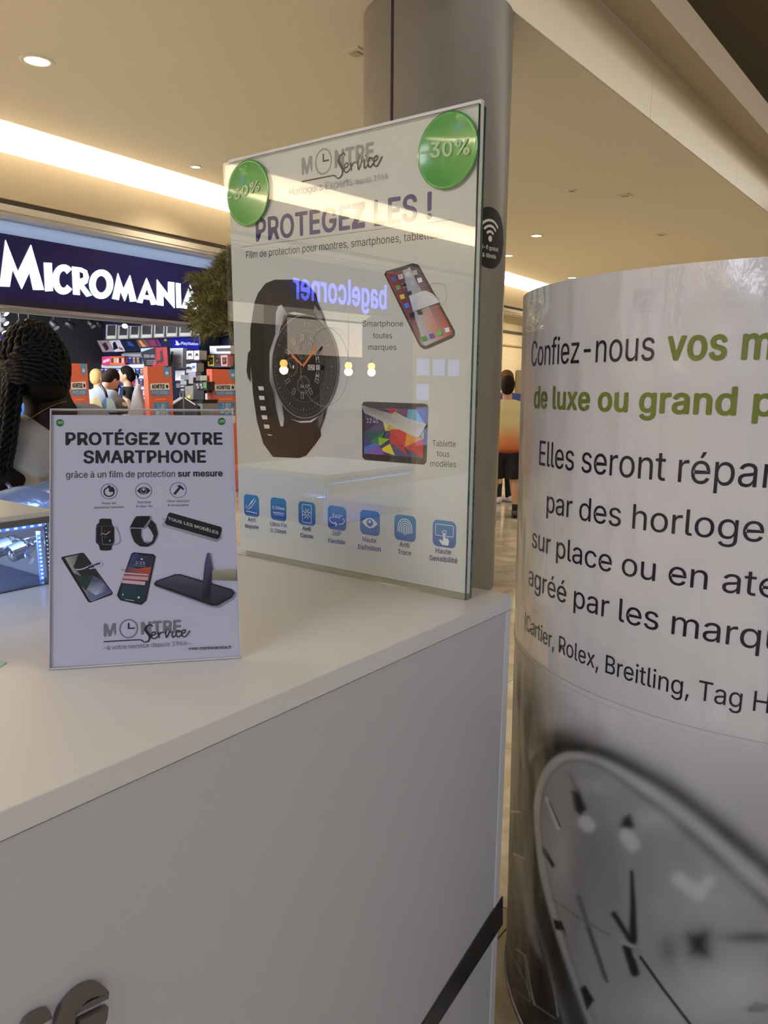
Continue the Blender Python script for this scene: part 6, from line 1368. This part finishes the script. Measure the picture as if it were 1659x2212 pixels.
# shoppers around the games shop table
def head_at(px, py, D, Hh, fwd=(0, 0)):
    u = ray(px, py); n = math.hypot(u.x, u.y); q = CAM + u * (D / n); return Vector((q.x - fwd[0], q.y - fwd[1], 0)), q.z
def place(px, py, D, z_top=None): q = CAM + ray(px, py) * (D / math.hypot(ray(px, py).x, ray(px, py).y)); return q
q = place(236, 822, 10.4); ydir = math.atan2(-FD.x, FD.y)
person('man in grey shirt with dark bag strap bending over the table in the games shop', Vector((q.x, q.y, 0)) - FD * .33 - FN * 0, ydir, 1.74, SKL, (40, 28, 22), (130, 138, 148), (50, 52, 60), lean=math.radians(26), head=(0, 18), sleeve=1.0, voxel=.012, arms=[((-.13, .08, .66), (-.09, .2, .62)), ((.13, .08, .66), (.09, .2, .62))])
for o in [o for o in COL.objects if o.name.startswith('person')][-1:]:
    a = place(203, 830, 10.2); b_ = place(216, 862, 10.15); MB().tube([a + FN * .12, (a + b_) / 2 + FN * .16, b_ + FN * .14], .016, 8).build('bag_strap', BLACK, o, True)
q = place(210, 812, 12.0); person('blond person half hidden behind the man in grey', Vector((q.x, q.y, 0)), ydir, 1.66, SKL, (206, 170, 110), (210, 206, 200), (60, 60, 70), voxel=.013)
q = place(246, 838, 11.0); person('woman in beige and blue patterned top leaning over the table', Vector((q.x, q.y, 0)) + FD * .36, ydir + math.pi * .92, 1.62, SKM, (70, 44, 30), (214, 176, 150), (60, 70, 110), lean=math.radians(30), head=(0, 20), voxel=.012, female=True, hair='long', sleeve=.3)
for o in [o for o in COL.objects if o.name.startswith('person')][-1:]:
    a = place(257, 838, 10.75); b_ = place(254, 866, 10.65); MB().slab([a, a + FD * .05, b_ + FD * .06, b_], FN * .02).build('blue_trim', mat('blue_pattern', (90, 120, 200), .7, noise=.5, nscale=40), o)
q = place(262, 812, 11.5); wt, U, Hd, Wd, RR, s_, RH = person('woman in black tee with dark bun holding a pale bag in the games shop', Vector((q.x, q.y, 0)) + FD * .10, ydir + math.pi * .80, 1.70, SKL, (24, 18, 20), (14, 14, 16), (24, 24, 30), head=(-6, 6), voxel=.012, female=True, hair='bun', sleeve=.75, arms=[((-.15, .02, .64), (-.1, .14, .60)), ((.15, .02, .64), (.1, .14, .60))])
a = place(298, 868, 10.4); bgp = thing('carrier_bag', 'pale translucent carrier bag held by the woman in black', 'bag', a)
blob('bag_body', [('l', [(a + Z * .22 + FN * .02, .03, .02), (a + Z * .1, .06, .05), (a - Z * .1, .11, .07), (a - Z * .3, .13, .08), (a - Z * .34, .1, .05)], None)], .012, mat('bag_grey', (186, 186, 190), .4, bump=.6, bscale=12), bgp)
MB().tube([a + Z * .2 + FD * .03, a + Z * .32, a + Z * .2 - FD * .03], .006, 6).build('handle', mat('bag_grey', (186, 186, 190)), bgp)
# far left: partly visible shoppers behind the braided woman
q = place(-6, 838, 4.6); person('shopper in red top with black cap at the left edge', Vector((q.x, q.y, 0)), ydir + .5, 1.56, SKD, (18, 16, 18), (190, 30, 34), (24, 24, 36), voxel=.012)
q = place(52, 905, 6.6); t = thing('blue_jacket_rack', 'bright blue jacket on a stand behind the braids', 'garment', (q.x, q.y, 0))
blob('jacket', [('l', [(Vector((q.x, q.y, q.z + .12)), .05, .04), (Vector((q.x, q.y, q.z + .06)), .16, .07), (Vector((q.x, q.y, q.z - .3)), .2, .09), (Vector((q.x, q.y, q.z - .6)), .2, .09)], None)], .014, mat('bright_blue', (20, 110, 226), .7, bump=.5, bscale=10), t)
MB().tube([(q.x, q.y, q.z - .5), (q.x, q.y, .02)], .02, 10).build('stand_pole', BLACK, t); MB().lathe((q.x, q.y, 0), [(0, .03), (.18, .02), (.2, 0)], 20).build('stand_foot', BLACK, t)

# woman with braids behind the counter, back to the camera
D0 = 2.45
def W2(px, py, D=D0): r = ray(px, py); return CAM + r * (D / math.hypot(r.x, r.y))
hw = W2(84, 782); ft = Vector((hw.x, hw.y, 0)); vw = Vector((hw.x, hw.y, 0)).normalized(); rt_ = Vector((vw.y, -vw.x, 0))
wb = thing('person', 'woman with long black braids and pale grey tee seen from behind at the display case', 'person', ft)
def wp(px, py, d=0): return W2(px, py) + vw * d
faceR = Matrix((( rt_.x, vw.x, 0), (rt_.y, vw.y, 0), (0, 0, 1)))
tilt = faceR @ Matrix.Rotation(math.radians(28), 3, 'Z')
sL, sR = wp(64, 955, .0), wp(198, 925, .05)
elL, wrL = wp(-38, 1060, -.08), wp(-70, 1110, .14)
body = [('e', wp(80, 796), (.074, .092, .102), tilt), ('e', wp(70, 826, .03), (.062, .07, .062), tilt),
        ('e', wp(32, 815, .09), (.012, .02, .016), tilt), ('c', wp(96, 830, .01), .062, wp(112, 905, .0), .066),
        ('c', wp(112, 900), .075, wp(118, 960, .02), .10), ('c', sL, .056, sR, .056),
        ('c', sL, .05, wp(40, 1010, -.03), .05), ('c', wp(40, 1010, -.03), .052, elL, .044), ('c', elL, .043, wrL, .028), ('c', sR, .056, wp(260, 1060, .04), .043), ('c', wp(260, 1060, .04), .043, wp(240, 1120, .25), .028),
        ('l', [(wp(118, 940, .03) , .15, .09), (wp(122, 1020, .03), .15, .1), (wp(122, 1120, .03), .13, .09), (wp(122, 1200, .03), .15, .1), (wp(122, 1290, .03), .16, .11)], faceR)]
bz = wp(122, 1290, .03)
for sx in (-1, 1):
    hp_ = bz + rt_ * sx * .08; body += [('c', hp_, .09, Vector((hp_.x, hp_.y, .48)), .058), ('c', Vector((hp_.x, hp_.y, .48)), .055, Vector((hp_.x, hp_.y, .1)), .034), ('c', Vector((hp_.x, hp_.y, .05)), .034, Vector((hp_.x, hp_.y, .03)) + vw * .14, .026)]
for wr, fw in ((wrL, vw), (wp(240, 1120, .25), vw)):
    body.append(('c', wr, .026, wr + fw * .06, .028))
    for k in range(4): b0 = wr + fw * .09 + rt_ * (k - 1.5) * .017; body += [('c', b0, .009, b0 + fw * .035 - Z * .004, .0085), ('c', b0 + fw * .035 - Z * .004, .0085, b0 + fw * .055 - Z * .02, .0075)]
    body += [('c', wr + fw * .03 - rt_ * .02, .010, wr + fw * .06 - rt_ * .045, .009)]
blob('body', body, .0085, SKD, wb, 3)
TEE = mat('pale_grey_tee', (150, 146, 140), .85, noise=.03, bump=.35, bscale=9)
tee_ = [('l', [(wp(128, 902, .0), .085, .065), (wp(122, 925, .02), .15, .085), (wp(118, 960, .03), .175, .11), (wp(120, 1030, .03), .165, .115), (wp(122, 1120, .03), .155, .11), (wp(122, 1215, .03), .17, .12)], faceR),
        ('c', wp(52, 950, -.02), .070, wp(196, 922, .04), .068), ('k', wp(98, 948, .0), .085, wp(44, 1026, -.04), .086), ('k', wp(200, 930, .04), .072, wp(238, 1010, .04), .078)]
blob('tee_shirt', tee_, .009, TEE, wb, 3)
blob('trousers', [('l', [(Vector((bz.x, bz.y, bz.z + .10)), .165, .12), (bz, .175, .13), (bz - Z * .12, .17, .13)], faceR)] + [x for sx in (-1, 1) for x in (('c', bz + rt_ * sx * .08 - Z * .05, .098, Vector((bz.x, bz.y, .5)) + rt_ * sx * .08, .07), ('k', Vector((bz.x, bz.y, .5)) + rt_ * sx * .08, .07, Vector((bz.x, bz.y, .08)) + rt_ * sx * .08, .05))], .014, mat('dark_denim', (36, 40, 54), .8), wb)
for sx in (-1, 1):
    f_ = Vector((bz.x, bz.y, .04)) + rt_ * sx * .08; blob('shoe', [('c', f_ - vw * .02, .042, f_ + vw * .15 - Z * .004, .034)], .01, mat('shoe_white', (200, 198, 196), .6), wb)
HRB = mat('black_braids', (8, 7, 7), .55, spec=.16, noise=.3, nscale=80)
blob('hair', [('e', wp(78, 790, -.01), (.088, .108, .112), tilt), ('e', wp(90, 820, -.012), (.076, .082, .080), tilt)], .008, HRB, wb, 2)
def braid(pts, r, name='braid', m=HRB):
    P = []
    for i in range(len(pts) - 1):
        for k in range(8): P.append(pts[i].lerp(pts[i + 1], k / 8))
    P.append(pts[-1]); n = len(P)
    # smooth the polyline
    for _ in range(3): P = [P[0]] + [(P[i - 1] + P[i] * 2 + P[i + 1]) / 4 for i in range(1, n - 1)] + [P[-1]]
    L = sum((P[i + 1] - P[i]).length for i in range(n - 1)); N = max(6, int(L / .006)); Q_ = []; acc = 0; seg = L / N; j = 0; d0 = 0
    cum = [0]
    for i in range(n - 1): cum.append(cum[-1] + (P[i + 1] - P[i]).length)
    mb = MB()
    for ph in (0, math.pi):
        out = []; 
        for q in range(N + 1):
            dd = L * q / N
            while j < n - 2 and cum[j + 1] < dd: j += 1
            f = (dd - cum[j]) / max(1e-9, cum[j + 1] - cum[j]); c = P[j].lerp(P[j + 1], min(1, f)); a = dd / (r * 5.2) * 2 * math.pi + ph
            T_ = (P[j + 1] - P[j]).normalized(); x_ = T_.cross(vw); x_ = x_.normalized() if x_.length > .05 else rt_; y_ = T_.cross(x_)
            out.append(c + (x_ * math.cos(a) + y_ * math.sin(a) * .7) * r * .5)
        j = 0; mb.tube(out, r * .62, 6)
    return mb.build(name, m, wb, True)
ctr = wp(78, 790, -.01)
def scalp(u, v, k=1.0):        # u: -1..1 across, v: -1..1 up, on the back of the head
    w_ = math.sqrt(max(0, 1 - u * u - v * v)); return ctr + rt_ * (u * .090 * k) + Z * (v * .112 * k) - vw * (w_ * .108 * k)
for k in range(12):            # rows over the crown, front to back
    a0_ = math.radians(12 + k * 13); P_ = []
    for th in (4, 22, 42, 62, 82):
        t_h = math.radians(th); P_.append(ctr + (rt_ * math.cos(a0_ + .5) * .092 - vw * math.sin(a0_ + .5) * .108) * math.sin(t_h) * 1.03 + Z * .116 * math.cos(t_h))
    braid(P_, .010)
for k in range(9):             # cornrows running over the back of the head towards the left
    v0 = .86 - k * .17; braid([scalp(.93 * math.sqrt(max(.05, 1 - v0 * v0 * 1.0)) , v0 * .9, 1.03), scalp(.5, v0 * .78 + .05, 1.06), scalp(0, v0 * .6 - .02, 1.07), scalp(-.45, v0 * .5 - .12, 1.07), scalp(-.74, v0 * .35 - .34, 1.05)], .0095)
rr_ = random.Random(3)
for k in range(15):            # long braids hanging over the left shoulder
    x0 = 6 + k * 3.0; x0b = 8 + k * 2.4; x1 = 2 + k * 2.2 + rr_.random() * 4; dz = -.10 + rr_.random() * .05
    braid([wp(x0 + 26, 740 + rr_.random() * 14, -.02), wp(x0 + 8, 800 + rr_.random() * 16, dz + .03), wp(x0b + 4, 850, dz), wp(x1 + 4, 900, dz), wp(x1 - 2, 955, dz - .02), wp(x1 - 10 - rr_.random() * 10, 1000 + rr_.random() * 16, dz - .04)], .0085)
for k in range(10):            # braids over the crown at the left
    y0 = 722 + k * 11; braid([wp(66, y0 - 14, -.08), wp(34, y0 + 2, -.06), wp(12 - k * .3, y0 + 26, -.03), wp(10, y0 + 58, -.01)], .009)
mb = MB(); mb.tube([wp(8 + 11 * math.cos(a) - 2, 803 + 20 * math.sin(a), .06) for a in [i * .3307 for i in range(20)]], .0022, 8); mb.build('hoop_earring', mat('dark_hoop', (50, 40, 36), .3, metal=.6), wb, True)
mb = MB(); mb.tube([wp(62 + k * 10, 905 - 40 * math.sin(k / 8 * 1.35), -.075 + .004 * abs(4 - k)) for k in range(9)], .0012, 6); mb.build('fine_necklace', mat('gold_chain', (150, 110, 60), .3, metal=.8), wb, True)
# her pale blue-silver bag behind the case
q = W2(70, 1080, 2.2); bg = thing('silver_bag', 'shiny pale blue silver bag behind the display case', 'bag', (q.x, q.y, 0))
blob('bag_body', [('e', W2(70, 1088, 2.2), (.11, .04, .05), faceR), ('e', W2(112, 1082, 2.22), (.07, .04, .055), faceR), ('e', W2(15, 1094, 2.2), (.08, .04, .035), faceR)], .01, mat('silver_blue_foil', (150, 172, 214), .22, metal=.55, bump=1.0, bscale=16), bg, 1)
MB().tube([W2(40, 1078, 2.19), W2(20, 1050, 2.3), W2(10, 1040, 2.42)], .006, 8).build('strap', mat('silver_blue_foil', (150, 172, 214)), bg, True)

# ------------------------------------------------------------------ artificial fir behind the large poster
tb_ = W2(572, 640, 5.2); tb0 = Vector((tb_.x, tb_.y, 0))
fir = thing('fir_tree', 'artificial olive-green fir with bushy branches mostly hidden behind the large poster', 'tree', tb0)
zlo = W2(480, 730, 5.2).z; zhi = 2.45
MB().tube([tb0 + Z * .3, tb0 + Z * zhi], [.04, .012], 10).build('trunk', mat('bark', (70, 52, 36), .8), fir, True)
MB().lathe(tb0, [(0, .02), (.15, .0), (.19, .36), (.17, .36), (.15, .32), (0, .32)], 24).build('pot', mat('pot_grey', (90, 88, 86), .6), fir, True)
ND = mat('fir_needles', (86, 84, 40), .8, noise=.5, nscale=9); ND2 = mat('fir_needles_light', (136, 130, 78), .8, noise=.4, nscale=9)
rf = random.Random(9)
tv = (tb0).normalized(); tr_ = Vector((tv.y, -tv.x, 0))
for b_i in range(80):
    zz_ = zlo + .10 + (zhi - zlo - .12) * (b_i / 80) ; rad = .41 * math.sin(math.pi * min(1, .22 + .76 * (zz_ - zlo) / (zhi - zlo))) + .05
    az = b_i * 2.39996; d = Vector((math.cos(az), math.sin(az), -.18 + rf.random() * .2)).normalized(); L = rad * (.86 + rf.random() * .25)
    st_ = tb0 + Z * zz_; vs = []; fs = []; mi = []
    mbn = MB(); tips = [(st_, d, L)]
    for k in range(6):
        a = .3 + .11 * k; sd = Vector((rf.uniform(-1, 1), rf.uniform(-1, 1), rf.uniform(-.5, .5))); tips.append((st_ + d * L * a, (d + sd * .7).normalized(), L * (.5 - .04 * k)))
    for (p0_, dd_, ll) in tips:
        n_ = int(110 * ll / .4) + 26; x_ = dd_.cross(Z).normalized(); y_ = dd_.cross(x_)
        for k in range(n_):
            f = .12 + .88 * k / n_; c = p0_ + dd_ * ll * f + Z * (-.04 * f * f); a = rf.random() * 6.283
            nd = (dd_ * .75 + (x_ * math.cos(a) + y_ * math.sin(a)) * .8).normalized(); ln = .045 + rf.random() * .02; w_ = nd.cross(tv).normalized() * .0022
            mbn.add([c - w_, c + w_, c + nd * ln], [(0, 1, 2)], 1 if rf.random() < .3 else 0)
    me = bpy.data.meshes.new('branch'); me.from_pydata(mbn.v, [], mbn.f); me.polygons.foreach_set('material_index', mbn.m)
    link('branch', me, fir, [ND, ND2])
